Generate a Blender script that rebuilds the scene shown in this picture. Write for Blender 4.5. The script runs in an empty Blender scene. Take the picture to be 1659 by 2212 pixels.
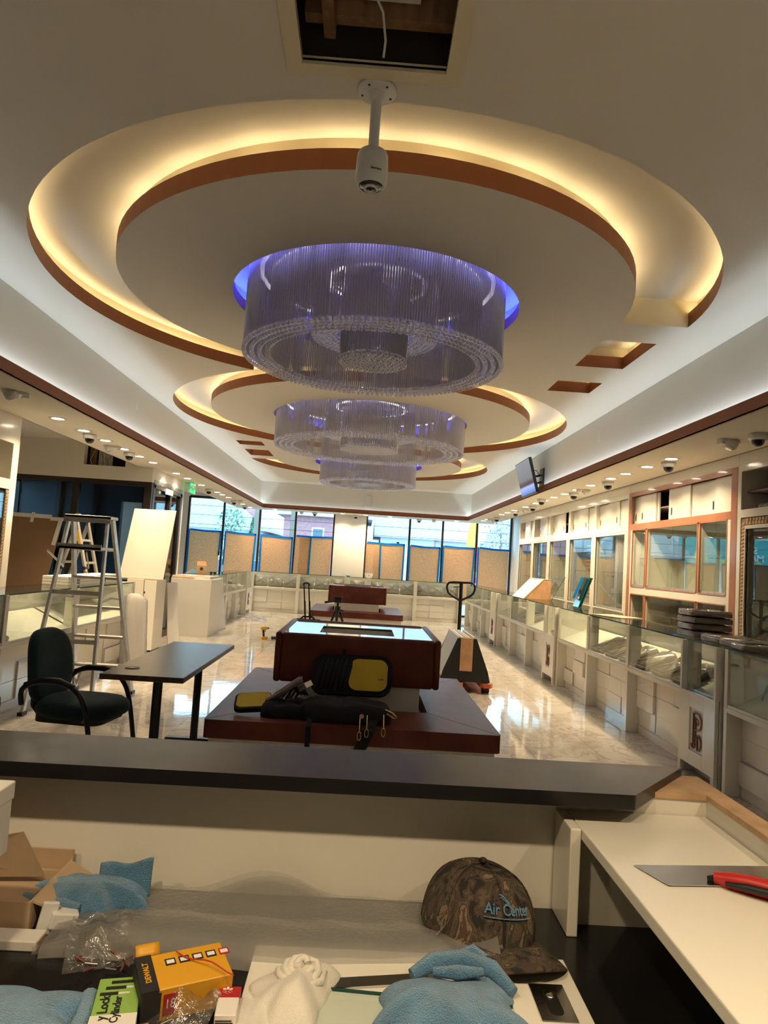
import bpy, math, random
from math import sin, cos, pi, radians, sqrt, atan2, hypot
from mathutils import Vector, Matrix, Euler
from mathutils.geometry import tessellate_polygon
random.seed(7)
sc = bpy.context.scene
C = sc.collection
# ---------------------------------------------------------------- camera
cd = bpy.data.cameras.new('camera'); cam = bpy.data.objects.new('camera', cd); C.objects.link(cam)
FPX, YAW, PIT, ROLL = 1488.0, .0246, .0713, .0626
fw = Vector((sin(YAW)*cos(PIT), cos(YAW)*cos(PIT), sin(PIT)))
rt0 = Vector((cos(YAW), -sin(YAW), 0)); up0 = rt0.cross(fw)
rt = rt0*cos(ROLL) + up0*sin(ROLL); upv = up0*cos(ROLL) - rt0*sin(ROLL)
cam.matrix_world = Matrix(((rt.x, upv.x, -fw.x, 0), (rt.y, upv.y, -fw.y, 0), (rt.z, upv.z, -fw.z, 1.52), (0, 0, 0, 1)))
cd.sensor_fit = 'HORIZONTAL'; cd.sensor_width = 36; cd.lens = FPX/1659*36; cd.clip_start = .05; cd.clip_end = 300
sc.camera = cam
# ---------------------------------------------------------------- world and exposure
wd = bpy.data.worlds.new('sky'); sc.world = wd; wd.use_nodes = True
bgn = wd.node_tree.nodes['Background']; bgn.inputs[0].default_value = (.66, .87, 1.0, 1); bgn.inputs[1].default_value = 3.2
sc.view_settings.view_transform = 'Standard'; sc.view_settings.look = 'None'
sc.view_settings.gamma = 1; sc.view_settings.use_curve_mapping = False
sc.view_settings.exposure = 1.08
cy = sc.cycles
cy.max_bounces = 4; cy.diffuse_bounces = 3; cy.glossy_bounces = 3; cy.transmission_bounces = 1; cy.transparent_max_bounces = 10
cy.use_adaptive_sampling = True; cy.adaptive_threshold = .045; cy.adaptive_min_samples = 16
cy.caustics_reflective = False; cy.caustics_refractive = False; cy.sample_clamp_indirect = 4; cy.use_denoising = True
WARM_LED, COOL_LED, BLUE_LED, DOWN = 9.5, 15.0, 80.0, 6.6
# ---------------------------------------------------------------- materials
MATS = {}
def mat(name, col, rough=.5, metal=0, spec=.5, bump=0, bs=60, var=0, vs=6, coat=0, emit=None, es=0, sheen=0, stretch=None, aniso=None):
    m = bpy.data.materials.new(name); m.use_nodes = True; nt = m.node_tree; b = nt.nodes['Principled BSDF']
    b.inputs['Base Color'].default_value = (*col, 1); b.inputs['Roughness'].default_value = rough
    b.inputs['Metallic'].default_value = metal; b.inputs['Specular IOR Level'].default_value = spec
    b.inputs['Coat Weight'].default_value = coat; b.inputs['Coat Roughness'].default_value = .05
    b.inputs['Sheen Weight'].default_value = sheen
    if emit: b.inputs['Emission Color'].default_value = (*emit, 1); b.inputs['Emission Strength'].default_value = es
    if var or bump:
        tc = nt.nodes.new('ShaderNodeTexCoord'); mp = nt.nodes.new('ShaderNodeMapping'); nt.links.new(tc.outputs['Object'], mp.inputs[0])
        if stretch: mp.inputs['Scale'].default_value = stretch
    if var:
        n = nt.nodes.new('ShaderNodeTexNoise'); n.inputs['Scale'].default_value = vs; n.inputs['Detail'].default_value = 5
        nt.links.new(mp.outputs[0], n.inputs['Vector'])
        r = nt.nodes.new('ShaderNodeValToRGB'); r.color_ramp.elements[0].position = .3; r.color_ramp.elements[1].position = .7
        r.color_ramp.elements[0].color = (*[max(0, c*(1-var)) for c in col], 1); r.color_ramp.elements[1].color = (*[min(1, c*(1+var)) for c in col], 1)
        nt.links.new(n.outputs['Fac'], r.inputs[0]); nt.links.new(r.outputs[0], b.inputs['Base Color'])
    if bump:
        n2 = nt.nodes.new('ShaderNodeTexNoise'); n2.inputs['Scale'].default_value = bs; n2.inputs['Detail'].default_value = 3
        nt.links.new(mp.outputs[0], n2.inputs['Vector'])
        bp = nt.nodes.new('ShaderNodeBump'); bp.inputs['Strength'].default_value = bump; bp.inputs['Distance'].default_value = .01
        nt.links.new(n2.outputs['Fac'], bp.inputs['Height']); nt.links.new(bp.outputs[0], b.inputs['Normal'])
    MATS[name] = m; return m
def emis(name, col, s):
    m = bpy.data.materials.new(name); m.use_nodes = True; nt = m.node_tree; nt.nodes.clear()
    o = nt.nodes.new('ShaderNodeOutputMaterial'); e = nt.nodes.new('ShaderNodeEmission'); e.inputs[0].default_value = (*col, 1); e.inputs[1].default_value = s
    nt.links.new(e.outputs[0], o.inputs[0]); MATS[name] = m; return m
def clear(name, col, ior=1.45, rough=.02, body=None, bodyf=0, bump=0, bs=20, base=0.0, transl=False):
    """clear sheet: tinted transparency, fresnel gloss, optional milky body"""
    m = bpy.data.materials.new(name); m.use_nodes = True; nt = m.node_tree; nt.nodes.clear(); N = nt.nodes.new; L = nt.links.new
    o = N('ShaderNodeOutputMaterial'); t = N('ShaderNodeBsdfTransparent'); t.inputs[0].default_value = (*col, 1)
    g = N('ShaderNodeBsdfGlossy'); g.inputs['Roughness'].default_value = rough
    fr = N('ShaderNodeLayerWeight'); fr.inputs[0].default_value = .5; pw_ = N('ShaderNodeMath'); pw_.operation = 'POWER'; pw_.inputs[1].default_value = 4.5; L(fr.outputs['Facing'], pw_.inputs[0]); F0 = ((ior-1)/(ior+1))**2
    cur = t.outputs[0]
    if body:
        d1 = N('ShaderNodeBsdfDiffuse'); d1.inputs[0].default_value = (*body, 1); d2 = N('ShaderNodeBsdfTranslucent'); d2.inputs[0].default_value = (*body, 1)
        d = N('ShaderNodeMixShader'); d.inputs[0].default_value = .5; L(d1.outputs[0], d.inputs[1]); L(d2.outputs[0], d.inputs[2])
        mx = N('ShaderNodeMixShader'); mx.inputs[0].default_value = bodyf; L(cur, mx.inputs[1]); L(d.outputs[0], mx.inputs[2]); cur = mx.outputs[0]
    ad = N('ShaderNodeMath'); ad.operation = 'ADD'; ad.use_clamp = True; L(pw_.outputs[0], ad.inputs[0]); ad.inputs[1].default_value = base+F0
    m2 = N('ShaderNodeMixShader'); L(ad.outputs[0], m2.inputs[0]); L(cur, m2.inputs[1]); L(g.outputs[0], m2.inputs[2]); L(m2.outputs[0], o.inputs[0])
    if bump:
        tc = N('ShaderNodeTexCoord'); n = N('ShaderNodeTexNoise'); n.inputs['Scale'].default_value = bs; n.inputs['Detail'].default_value = 4; n.inputs['Distortion'].default_value = 1.2
        L(tc.outputs['Object'], n.inputs['Vector']); bp = N('ShaderNodeBump'); bp.inputs['Strength'].default_value = bump; bp.inputs['Distance'].default_value = .02
        L(n.outputs['Fac'], bp.inputs['Height']); L(bp.outputs[0], g.inputs['Normal']); L(bp.outputs[0], fr.inputs['Normal'])
    MATS[name] = m; return m
mat('ceil', (.80, .765, .69), .85)
mat('wall', (.80, .77, .69), .7)
mat('wallwhite', (.82, .82, .80), .6)
mat('brown', (.27, .088, .03), .5)
mat('covecream', (.80, .72, .52), .8)
mat('lacquer', (.83, .80, .70), .14)
mat('lacquer_dull', (.80, .765, .66), .42)
mat('brownframe', (.42, .165, .075), .3, coat=.3, var=.15, vs=4)
mat('rawwood', (.55, .36, .20), .75, var=.25, vs=14, stretch=(1, 1, .2), bump=.1)
mat('ply', (.60, .34, .17), .6, var=.15, vs=10, bump=.05)
mat('kraft', (.46, .29, .16), .85, var=.1, vs=20, bump=.08)
mat('board_brown', (.30, .185, .10), .8, var=.08, vs=3)
mat('tape_white', (.85, .85, .84), .5)
mat('darkframe', (.022, .017, .015), .35)
mat('black_metal', (.010, .010, .011), .35)
mat('black_plastic', (.012, .012, .013), .45)
mat('black_fabric', (.010, .010, .011), .9, bump=.25, bs=220)
mat('alu', (.62, .60, .56), .38, metal=.85, var=.12, vs=14, bump=.05)
mat('steel', (.62, .61, .59), .22, metal=1, var=.06, vs=12)
mat('chrome', (.75, .75, .75), .08, metal=1)
mat('brass', (.70, .50, .20), .25, metal=1)
mat('white_plastic', (.82, .82, .80), .35)
mat('white_metal', (.80, .80, .78), .4)
mat('lens', (.006, .006, .008), .05, coat=1)
mat('leather', (.150, .040, .026), .34, bump=.16, bs=120, var=.25, vs=5, spec=.22)
mat('gloss_white', (.84, .84, .83), .05, spec=.8)
mat('greenfab', (.006, .030, .034), .9, sheen=.06, bump=.2, bs=300, var=.2, vs=6)
mat('desk_laminate', (.055, .030, .024), .28, var=.3, vs=30, spec=.4)
mat('yellow', (.62, .43, .02), .7, bump=.1, bs=80, var=.06, vs=8)
mat('yellow_print', (.72, .36, .02), .45)
mat('green_print', (.28, .48, .10), .45)
mat('red_handle', (.48, .025, .02), .35)
mat('orange_paint', (.50, .12, .045), .4, var=.2, vs=12)
mat('tool_yellow', (.62, .36, .03), .4)
mat('paper_white', (.78, .75, .70), .7)
mat('paper_pink', (.75, .60, .55), .7)
mat('ink', (.02, .02, .02), .6)
mat('ink_white', (.85, .85, .85), .6)
mat('redlabel', (.42, .02, .02), .5)
mat('carton', (.50, .36, .23), .85, var=.08, vs=10, bump=.06)
mat('towel', (.085, .28, .50), .95, sheen=.5, bump=.9, bs=420, var=.18, vs=26)
mat('rag', (.74, .71, .64), .9, bump=.25, bs=260, var=.05, vs=18)
mat('mirror', (.80, .84, .83), .02, metal=1)
mat('cubby', (.34, .24, .27), .8)
mat('linen', (.36, .29, .225), .85, bump=.2, bs=300, var=.15, vs=40)
mat('deckcream', (.76, .73, .62), .35)
mat('woodjoist', (.36, .21, .11), .8, var=.25, vs=12, stretch=(3, 3, .3))
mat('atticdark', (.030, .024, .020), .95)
mat('grout', (.42, .40, .37), .7)
mat('copper', (.22, .075, .05), .35, metal=.3, coat=.4)
mat('screen_edge', (.02, .02, .02), .3)
mat('sign_green', (.04, .42, .14), .4, emit=(.05, .7, .25), es=.5)
mat('roof_grey', (.38, .40, .46), .9, var=.15, vs=8)
mat('roof_pale', (.52, .55, .58), .9, var=.1, vs=3)
mat('brick_red', (.46, .22, .24), .9, var=.15, vs=6)
mat('siding', (.72, .74, .76), .8)
mat('winglass', (.10, .14, .20), .1)
mat('asphalt', (.28, .29, .30), .9, var=.1, vs=1)
mat('grasspatch', (.12, .22, .08), .95, var=.3, vs=3)
mat('leaf', (.14, .26, .18), .9, var=.4, vs=8)
mat('twig', (.34, .27, .32), .9)
mat('polewood', (.22, .17, .14), .9)
mat('teal', (.0, .46, .48), .5)
mat('sign_white', (.88, .92, .92), .5)
mat('sign_yellow', (.85, .70, .1), .5)
mat('flag_yellow', (.80, .55, .08), .7)
mat('flag_pink', (.75, .10, .30), .7)
mat('carpaint', (.10, .13, .2), .3)
emis('led_warm', (1, .76, .41), WARM_LED); emis('led_cool', (.72, .88, 1), COOL_LED); emis('led_blue', (.02, .04, 1), BLUE_LED)
emis('led_down', (1, .86, .68), 14.0); emis('rod_fill_glow', (.86, .80, 1), 5.5); emis('led_red', (1, .1, .05), 4)  # the pale violet emitter is added fill that brightens the chandelier rods
clear('glass', (.95, .985, .975), 1.42, .01)
clear('glass_win', (.76, .91, .96), 1.3, .01)
clear('glass_edge', (.10, .30, .28), 1.5, .05, body=(.05, .22, .20), bodyf=.5)
clear('glass_dark', (.52, .62, .68), 1.5, .01)
clear('film', (.95, .94, .92), 1.45, .10, body=(.75, .72, .68), bodyf=.06, bump=1.0, bs=34, base=.16)
clear('film_bag', (.96, .96, .95), 1.4, .15, body=(.85, .83, .8), bodyf=.07, bump=.8, bs=22, base=.05)
clear('foam', (.92, .92, .92), 1.2, .5, body=(.62, .61, .58), bodyf=.42, bump=.25, bs=60)
clear('film_milky', (.9, .9, .92), 1.4, .15, body=(.82, .80, .80), bodyf=.55, bump=.8, bs=9)
clear('crystal', (.95, .94, .98), 1.5, .06, body=(.93, .89, .95), bodyf=.74, base=.12)
clear('bead', (.97, .97, .98), 1.55, .03, body=(.92, .91, .93), bodyf=.34, base=.2)
clear('dome', (.30, .30, .32), 1.5, .02)
for k_ in ('led_down', 'led_red', 'sign_green'): MATS[k_].cycles.emission_sampling = 'NONE'
# camouflage cloth
def camo():
    m = mat('camo', (.05, .04, .03), .9, bump=.3, bs=300); nt = m.node_tree; b = nt.nodes['Principled BSDF']
    tc = nt.nodes.new('ShaderNodeTexCoord'); mp = nt.nodes.new('ShaderNodeMapping'); mp.inputs['Scale'].default_value = (1, 1, .45); nt.links.new(tc.outputs['Object'], mp.inputs[0])
    n = nt.nodes.new('ShaderNodeTexNoise'); n.inputs['Scale'].default_value = 22; n.inputs['Detail'].default_value = 8; n.inputs['Distortion'].default_value = 1.6
    nt.links.new(mp.outputs[0], n.inputs['Vector']); r = nt.nodes.new('ShaderNodeValToRGB'); cr = r.color_ramp; cr.interpolation = 'CONSTANT'
    cr.elements[0].position = 0; cr.elements[0].color = (.020, .016, .013, 1); cr.elements[1].position = .42; cr.elements[1].color = (.060, .042, .030, 1)
    for p, c in ((.5, (.10, .072, .046)), (.56, (.045, .042, .026)), (.62, (.20, .15, .10)), (.68, (.09, .045, .028))):
        e = cr.elements.new(p); e.color = (*c, 1)
    nt.links.new(n.outputs['Fac'], r.inputs[0]); nt.links.new(r.outputs[0], b.inputs['Base Color'])
camo()
def marble():
    m = mat('marble', (.66, .62, .56), .055, spec=.7); nt = m.node_tree; b = nt.nodes['Principled BSDF']; N = nt.nodes.new; L = nt.links.new
    g = N('ShaderNodeNewGeometry'); n = N('ShaderNodeTexNoise'); n.inputs['Scale'].default_value = 1.6; n.inputs['Detail'].default_value = 6; n.inputs['Roughness'].default_value = .68; n.inputs['Distortion'].default_value = .7
    L(g.outputs['Position'], n.inputs['Vector']); r = N('ShaderNodeValToRGB'); cr = r.color_ramp
    cr.elements[0].position = .30; cr.elements[0].color = (.46, .41, .35, 1); cr.elements[1].position = .72; cr.elements[1].color = (.74, .71, .66, 1)
    e = cr.elements.new(.47); e.color = (.68, .64, .58, 1); e = cr.elements.new(.5); e.color = (.50, .44, .37, 1); e = cr.elements.new(.53); e.color = (.70, .66, .60, 1)
    L(n.outputs['Fac'], r.inputs[0]); L(r.outputs[0], b.inputs['Base Color'])
    n2 = N('ShaderNodeTexNoise'); n2.inputs['Scale'].default_value = 5; L(g.outputs['Position'], n2.inputs['Vector'])
    bp = N('ShaderNodeBump'); bp.inputs['Strength'].default_value = .035; bp.inputs['Distance'].default_value = .02; L(n2.outputs['Fac'], bp.inputs['Height']); L(bp.outputs[0], b.inputs['Normal'])
marble()
def granite():
    m = mat('granite', (.013, .013, .014), .12, spec=.35); nt = m.node_tree; b = nt.nodes['Principled BSDF']; N = nt.nodes.new; L = nt.links.new
    g = N('ShaderNodeNewGeometry'); n = N('ShaderNodeTexVoronoi'); n.inputs['Scale'].default_value = 160; L(g.outputs['Position'], n.inputs['Vector'])
    r = N('ShaderNodeValToRGB'); cr = r.color_ramp; cr.elements[0].position = .03; cr.elements[0].color = (.16, .14, .12, 1); cr.elements[1].position = .1; cr.elements[1].color = (.012, .012, .013, 1)
    n3 = N('ShaderNodeTexNoise'); n3.inputs['Scale'].default_value = 30; L(g.outputs['Position'], n3.inputs['Vector'])
    mm = N('ShaderNodeMath'); mm.operation = 'MULTIPLY_ADD'; L(n3.outputs['Fac'], mm.inputs[0]); mm.inputs[1].default_value = .55; L(n.outputs['Distance'], mm.inputs[2])
    sb = N('ShaderNodeMath'); sb.operation = 'SUBTRACT'; L(mm.outputs[0], sb.inputs[0]); sb.inputs[1].default_value = .18
    L(sb.outputs[0], r.inputs[0]); L(r.outputs[0], b.inputs['Base Color'])
    n4 = N('ShaderNodeTexNoise'); n4.inputs['Scale'].default_value = 9; n4.inputs['Detail'].default_value = 6; L(g.outputs['Position'], n4.inputs['Vector'])
    mr = N('ShaderNodeMapRange'); mr.inputs[3].default_value = .08; mr.inputs[4].default_value = .34; L(n4.outputs['Fac'], mr.inputs[0]); L(mr.outputs[0], b.inputs['Roughness'])
granite()
def paperwin():
    m = bpy.data.materials.new('kraft_window'); m.use_nodes = True; nt = m.node_tree; nt.nodes.clear(); N = nt.nodes.new; L = nt.links.new
    o = N('ShaderNodeOutputMaterial'); d = N('ShaderNodeBsdfDiffuse'); t = N('ShaderNodeBsdfTranslucent'); mx = N('ShaderNodeMixShader'); mx.inputs[0].default_value = .24
    tc = N('ShaderNodeTexCoord'); mp = N('ShaderNodeMapping'); mp.inputs['Scale'].default_value = (1, 1, 3); L(tc.outputs['Object'], mp.inputs[0]); n = N('ShaderNodeTexNoise'); n.inputs['Scale'].default_value = 26; n.inputs['Detail'].default_value = 6; L(mp.outputs[0], n.inputs['Vector'])
    r = N('ShaderNodeValToRGB'); r.color_ramp.elements[0].position = .35; r.color_ramp.elements[0].color = (.47, .24, .11, 1); r.color_ramp.elements[1].position = .7; r.color_ramp.elements[1].color = (.64, .37, .20, 1)
    L(n.outputs['Fac'], r.inputs[0]); L(r.outputs[0], d.inputs[0]); L(r.outputs[0], t.inputs[0]); L(d.outputs[0], mx.inputs[1]); L(t.outputs[0], mx.inputs[2]); L(mx.outputs[0], o.inputs[0])
    MATS['kraft_window'] = m
paperwin()
def tapemat():
    m = bpy.data.materials.new('bluetape'); m.use_nodes = True; nt = m.node_tree; nt.nodes.clear(); N = nt.nodes.new; L = nt.links.new
    o = N('ShaderNodeOutputMaterial'); d = N('ShaderNodeBsdfDiffuse'); t = N('ShaderNodeBsdfTranslucent'); mx = N('ShaderNodeMixShader'); mx.inputs[0].default_value = .45
    d.inputs[0].default_value = t.inputs[0].default_value = (.012, .27, .74, 1); L(d.outputs[0], mx.inputs[1]); L(t.outputs[0], mx.inputs[2]); L(mx.outputs[0], o.inputs[0]); MATS['bluetape'] = m
tapemat()
mat('vest_dark', (.05, .058, .07), .5)
def screenmat():
    m = mat('screen', (.01, .01, .012), .12); nt = m.node_tree; b = nt.nodes['Principled BSDF']; N = nt.nodes.new; L = nt.links.new
    tc = N('ShaderNodeTexCoord'); s = N('ShaderNodeSeparateXYZ'); L(tc.outputs['Generated'], s.inputs[0])
    r = N('ShaderNodeValToRGB'); cr = r.color_ramp; cr.elements[0].position = .0; cr.elements[0].color = (.03, .08, .30, 1); cr.elements[1].position = .34; cr.elements[1].color = (.02, .015, .03, 1)
    e = cr.elements.new(.22); e.color = (.25, .32, .55, 1); e = cr.elements.new(.27); e.color = (.06, .03, .05, 1); e = cr.elements.new(.45); e.color = (.10, .11, .13, 1); e = cr.elements.new(1); e.color = (.14, .16, .19, 1)
    L(s.outputs[2], r.inputs[0]); L(r.outputs[0], b.inputs['Emission Color']); b.inputs['Emission Strength'].default_value = .8; m.cycles.emission_sampling = 'NONE'
screenmat()
# ---------------------------------------------------------------- mesh building
def rootof(o):
    while o.parent: o = o.parent
    return o
class MB:
    def __init__(s): s.v = []; s.f = []; s.sm = []
    def add(s, vs, fs, smooth=False):
        b = len(s.v); s.v += [tuple(v) for v in vs]; s.f += [tuple(i+b for i in f) for f in fs]; s.sm += [smooth]*len(fs); return s
    def hexa(s, p): return s.add(p, [(0, 3, 2, 1), (4, 5, 6, 7), (0, 1, 5, 4), (1, 2, 6, 5), (2, 3, 7, 6), (3, 0, 4, 7)])
    def box(s, x0, x1, y0, y1, z0, z1):
        return s.hexa([(x0, y0, z0), (x1, y0, z0), (x1, y1, z0), (x0, y1, z0), (x0, y0, z1), (x1, y0, z1), (x1, y1, z1), (x0, y1, z1)])
    def obox(s, c, size, rot=(0, 0, 0)):
        R = Euler(rot).to_matrix(); c = Vector(c); h = [q/2 for q in size]
        return s.hexa([c+R @ Vector((a*h[0], b*h[1], d*h[2])) for d in (-1, 1) for a, b in ((-1, -1), (1, -1), (1, 1), (-1, 1))])
    def bar(s, p0, p1, w, t, side=(0, 0, 1)):
        """rectangular bar from p0 to p1, w across, t along the side direction"""
        p0, p1 = Vector(p0), Vector(p1); d = (p1-p0).normalized(); sd = Vector(side); sd = (sd-d*sd.dot(d)).normalized(); o = d.cross(sd)
        q = [p+o*(a*w/2)+sd*(b*t/2) for p in (p0, p1) for a, b in ((-1, -1), (1, -1), (1, 1), (-1, 1))]
        return s.hexa(q)
    def ring(s, c, u, v, r, n, ph=0): return [Vector(c)+u*(r*cos(ph+2*pi*i/n))+v*(r*sin(ph+2*pi*i/n)) for i in range(n)]
    def cyl(s, p0, p1, r0, r1=None, n=12, caps=True, smooth=True):
        r1 = r0 if r1 is None else r1; p0, p1 = Vector(p0), Vector(p1); d = (p1-p0).normalized()
        u = d.orthogonal().normalized(); v = d.cross(u)
        s.add(s.ring(p0, u, v, r0, n)+s.ring(p1, u, v, r1, n), [(i, (i+1) % n, n+(i+1) % n, n+i) for i in range(n)], smooth)
        if caps:
            s.add(s.ring(p0, u, v, r0, n), [tuple(range(n))[::-1]]); s.add(s.ring(p1, u, v, r1, n), [tuple(range(n))])
        return s
    def tube(s, pts, r, n=8, closed=False, flat=1.0, up=None):
        P = [Vector(p) for p in pts]; m = len(P); R = r if isinstance(r, (list, tuple)) else [r]*m; rings = []; u = None
        for i in range(m):
            a = P[(i-1) % m] if (closed or i) else P[0]; b = P[(i+1) % m] if (closed or i < m-1) else P[-1]
            t = (b-a).normalized()
            if up is not None: u = Vector(up)
            elif u is None: u = t.orthogonal()
            u = (u-t*u.dot(t)).normalized(); v = t.cross(u)
            rings += [P[i]+u*(R[i]*flat*cos(2*pi*k/n))+v*(R[i]*sin(2*pi*k/n)) for k in range(n)]
        fs = [(i*n+k, i*n+(k+1) % n, ((i+1) % m)*n+(k+1) % n, ((i+1) % m)*n+k) for i in range(m if closed else m-1) for k in range(n)]
        s.add(rings, fs, True)
        if not closed: s.add(rings[:n], [tuple(range(n))[::-1]]); s.add(rings[-n:], [tuple(range(n))])
        return s
    def ribbon(s, pts, w, t, up): # flat strap along pts
        P = [Vector(p) for p in pts]; q = []
        for i in range(len(P)):
            d = (P[min(i+1, len(P)-1)]-P[max(i-1, 0)]).normalized(); u = Vector(up[i] if isinstance(up, list) else up); u = (u-d*u.dot(d)).normalized(); o = d.cross(u)
            q += [P[i]+o*(a*w/2)+u*(b*t/2) for a, b in ((-1, -1), (1, -1), (1, 1), (-1, 1))]
        n = len(P)
        return s.add(q, [(i*4+k, i*4+(k+1) % 4, i*4+4+(k+1) % 4, i*4+4+k) for i in range(n-1) for k in range(4)]+[(3, 2, 1, 0), tuple(4*n-4+k for k in range(4))])
    def prism(s, poly, z0, z1, M=None, smooth=False):
        """extrude a 2D polygon (x,y) from z0 to z1, M maps to place"""
        n = len(poly); q = [Vector((x, y, z)) for z in (z0, z1) for x, y in poly]
        if M is not None: q = [M @ p for p in q]
        s.add(q, [(i, (i+1) % n, n+(i+1) % n, n+i) for i in range(n)], smooth)
        s.add(q[:n], [tuple(range(n))[::-1]]); return s.add(q[n:], [tuple(range(n))])
    def lathe(s, prof, c=(0, 0, 0), n=24, M=None, smooth=True, closed=False):
        q = []; c = Vector(c)
        for r, z in prof:
            for k in range(n): q.append(Vector((r*cos(2*pi*k/n), r*sin(2*pi*k/n), z)))
        q = [(M @ p if M is not None else p)+c for p in q]; m = len(prof)
        return s.add(q, [(i*n+k, i*n+(k+1) % n, ((i+1) % m)*n+(k+1) % n, ((i+1) % m)*n+k) for i in range(m if closed else m-1) for k in range(n)], smooth)
    def sph(s, c, r, nu=12, nv=8):
        rx, ry, rz = r if isinstance(r, (tuple, list)) else (r, r, r)
        q = [(c[0]+rx*sin(pi*j/nv)*cos(2*pi*i/nu), c[1]+ry*sin(pi*j/nv)*sin(2*pi*i/nu), c[2]+rz*cos(pi*j/nv)) for j in range(nv+1) for i in range(nu)]
        return s.add(q, [(j*nu+i, (j+1)*nu+i, (j+1)*nu+(i+1) % nu, j*nu+(i+1) % nu) for j in range(nv) for i in range(nu)], True)
    def grid(s, fn, nu, nv, wrap=False, smooth=True):
        q = [fn(i/(nu if wrap else nu-1), j/(nv-1)) for j in range(nv) for i in range(nu)]
        return s.add(q, [(j*nu+i, j*nu+(i+1) % nu, (j+1)*nu+(i+1) % nu, (j+1)*nu+i) for j in range(nv-1) for i in range(nu if wrap else nu-1)], smooth)
    def fill(s, loops, z, flip=False):
        """fill nested outlines (even-odd) in the plane z"""
        tri = tessellate_polygon([[Vector((x, y, 0)) for x, y in l] for l in loops]); flat = [(x, y, z) for l in loops for x, y in l]
        out = []
        for a, b, c in tri:
            A, B, D = flat[a], flat[b], flat[c]; up = (B[0]-A[0])*(D[1]-A[1])-(B[1]-A[1])*(D[0]-A[0]) > 0
            out.append((a, b, c) if up != flip else (a, c, b))
        return s.add(flat, out)
    def strip(s, pts, z0, z1, closed=True, smooth=False):
        n = len(pts); return s.add([(x, y, z0) for x, y in pts]+[(x, y, z1) for x, y in pts], [(i, (i+1) % n, n+(i+1) % n, n+i) for i in range(n if closed else n-1)], smooth)
    def mesh(s, name, w=None):
        me = bpy.data.meshes.new(name); v = s.v if w is None else [(a-w[0], b-w[1], c-w[2]) for a, b, c in s.v]
        me.from_pydata(v, [], s.f); me.polygons.foreach_set('use_smooth', s.sm); me.update(); return me
    def build(s, name, m, parent=None, w=False, bevel=0, seg=2, sub=0, solid=0, smooth=None):
        L = rootof(parent).location if (parent and w) else None
        me = s.mesh(name, L); me.materials.append(MATS[m] if isinstance(m, str) else m)
        if smooth is not None:
            for p in me.polygons: p.use_smooth = smooth
        o = bpy.data.objects.new(name, me); C.objects.link(o)
        if parent: o.parent = parent
        if solid: q = o.modifiers.new('thick', 'SOLIDIFY'); q.thickness = solid; q.offset = 0
        if sub: q = o.modifiers.new('sub', 'SUBSURF'); q.levels = q.render_levels = sub
        if bevel: q = o.modifiers.new('bevel', 'BEVEL'); q.width = bevel; q.segments = seg; q.limit_method = 'ANGLE'
        return o
def tag(o, label=None, cat=None, group=None, kind=None):
    if label: o['label'] = label
    if cat: o['category'] = cat
    if group: o['group'] = group
    if kind: o['kind'] = kind
    return o
def thing(name, label, cat, loc=(0, 0, 0), rz=0, group=None, rot=None):
    o = bpy.data.objects.new(name, None); C.objects.link(o); o.empty_display_size = .1
    o.location = loc; o.rotation_euler = rot or (0, 0, rz); return tag(o, label, cat, group)
def struct(name, label=None, loc=(0, 0, 0)):
    o = bpy.data.objects.new(name, None); C.objects.link(o); o.location = loc; tag(o, label, kind='structure'); return o
def inst(name, me, parent, loc=(0, 0, 0), rot=(0, 0, 0)):
    o = bpy.data.objects.new(name, me); C.objects.link(o); o.parent = parent; o.location = loc; o.rotation_euler = rot; return o
def dup(root, loc, rz=0, label=None, group=None, rot=None):
    def cp(o, par):
        c = o.copy(); C.objects.link(c); c.parent = par
        for ch in list(o.children): cp(ch, c)
        return c
    r = cp(root, None); r.location = loc; r.rotation_euler = rot or (0, 0, rz)
    return tag(r, label, None, group)
def txt(name, body, size, m, parent, M, ext=.001, align='CENTER', bold=0):
    cu = bpy.data.curves.new(name, 'FONT'); cu.body = body; cu.size = size; cu.extrude = ext; cu.align_x = align; cu.align_y = 'CENTER'; cu.offset = bold; cu.resolution_u = 3
    o = bpy.data.objects.new(name, cu); C.objects.link(o)
    me = bpy.data.meshes.new_from_object(o.evaluated_get(bpy.context.evaluated_depsgraph_get())); bpy.data.objects.remove(o)
    me.transform(M); me.materials.clear(); me.materials.append(MATS[m]); o = bpy.data.objects.new(name, me); C.objects.link(o); o.parent = parent; return o
def frame_M(o, ex, ey):
    ex, ey = Vector(ex).normalized(), Vector(ey).normalized(); ez = ex.cross(ey)
    return Matrix(((ex.x, ey.x, ez.x, o[0]), (ex.y, ey.y, ez.y, o[1]), (ex.z, ey.z, ez.z, o[2]), (0, 0, 0, 1)))
def arc(c, r, a0, a1, n): return [(c[0]+r*cos(a0+(a1-a0)*i/n), c[1]+r*sin(a0+(a1-a0)*i/n)) for i in range(n+1)]
def circ(c, r, n=96): return [(c[0]+r*cos(2*pi*i/n), c[1]+r*sin(2*pi*i/n)) for i in range(n)]
def rrect(x0, x1, y0, y1, r, n=5):
    out = []
    for cx, cy_, a in ((x1-r, y0+r, -pi/2), (x1-r, y1-r, 0), (x0+r, y1-r, pi/2), (x0+r, y0+r, pi)): out += arc((cx, cy_), r, a, a+pi/2, n)
    return out
rnd = random.uniform
# ================================================================ room shell
ZC, ZS, ZR, ZA = 3.45, 2.74, 3.66, 3.10           # main ceiling, soffit, recess top, alcove ceiling
OX0, OX1, OY0, OY1 = -2.751, 2.685, .9, 18.25      # opening in the soffit
WX0, WX1, WY0, WY1 = -6.2, 4.12, -3.0, 19.2
SL, SR = -3.57, 3.49                               # outer edges of the soffit
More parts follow.
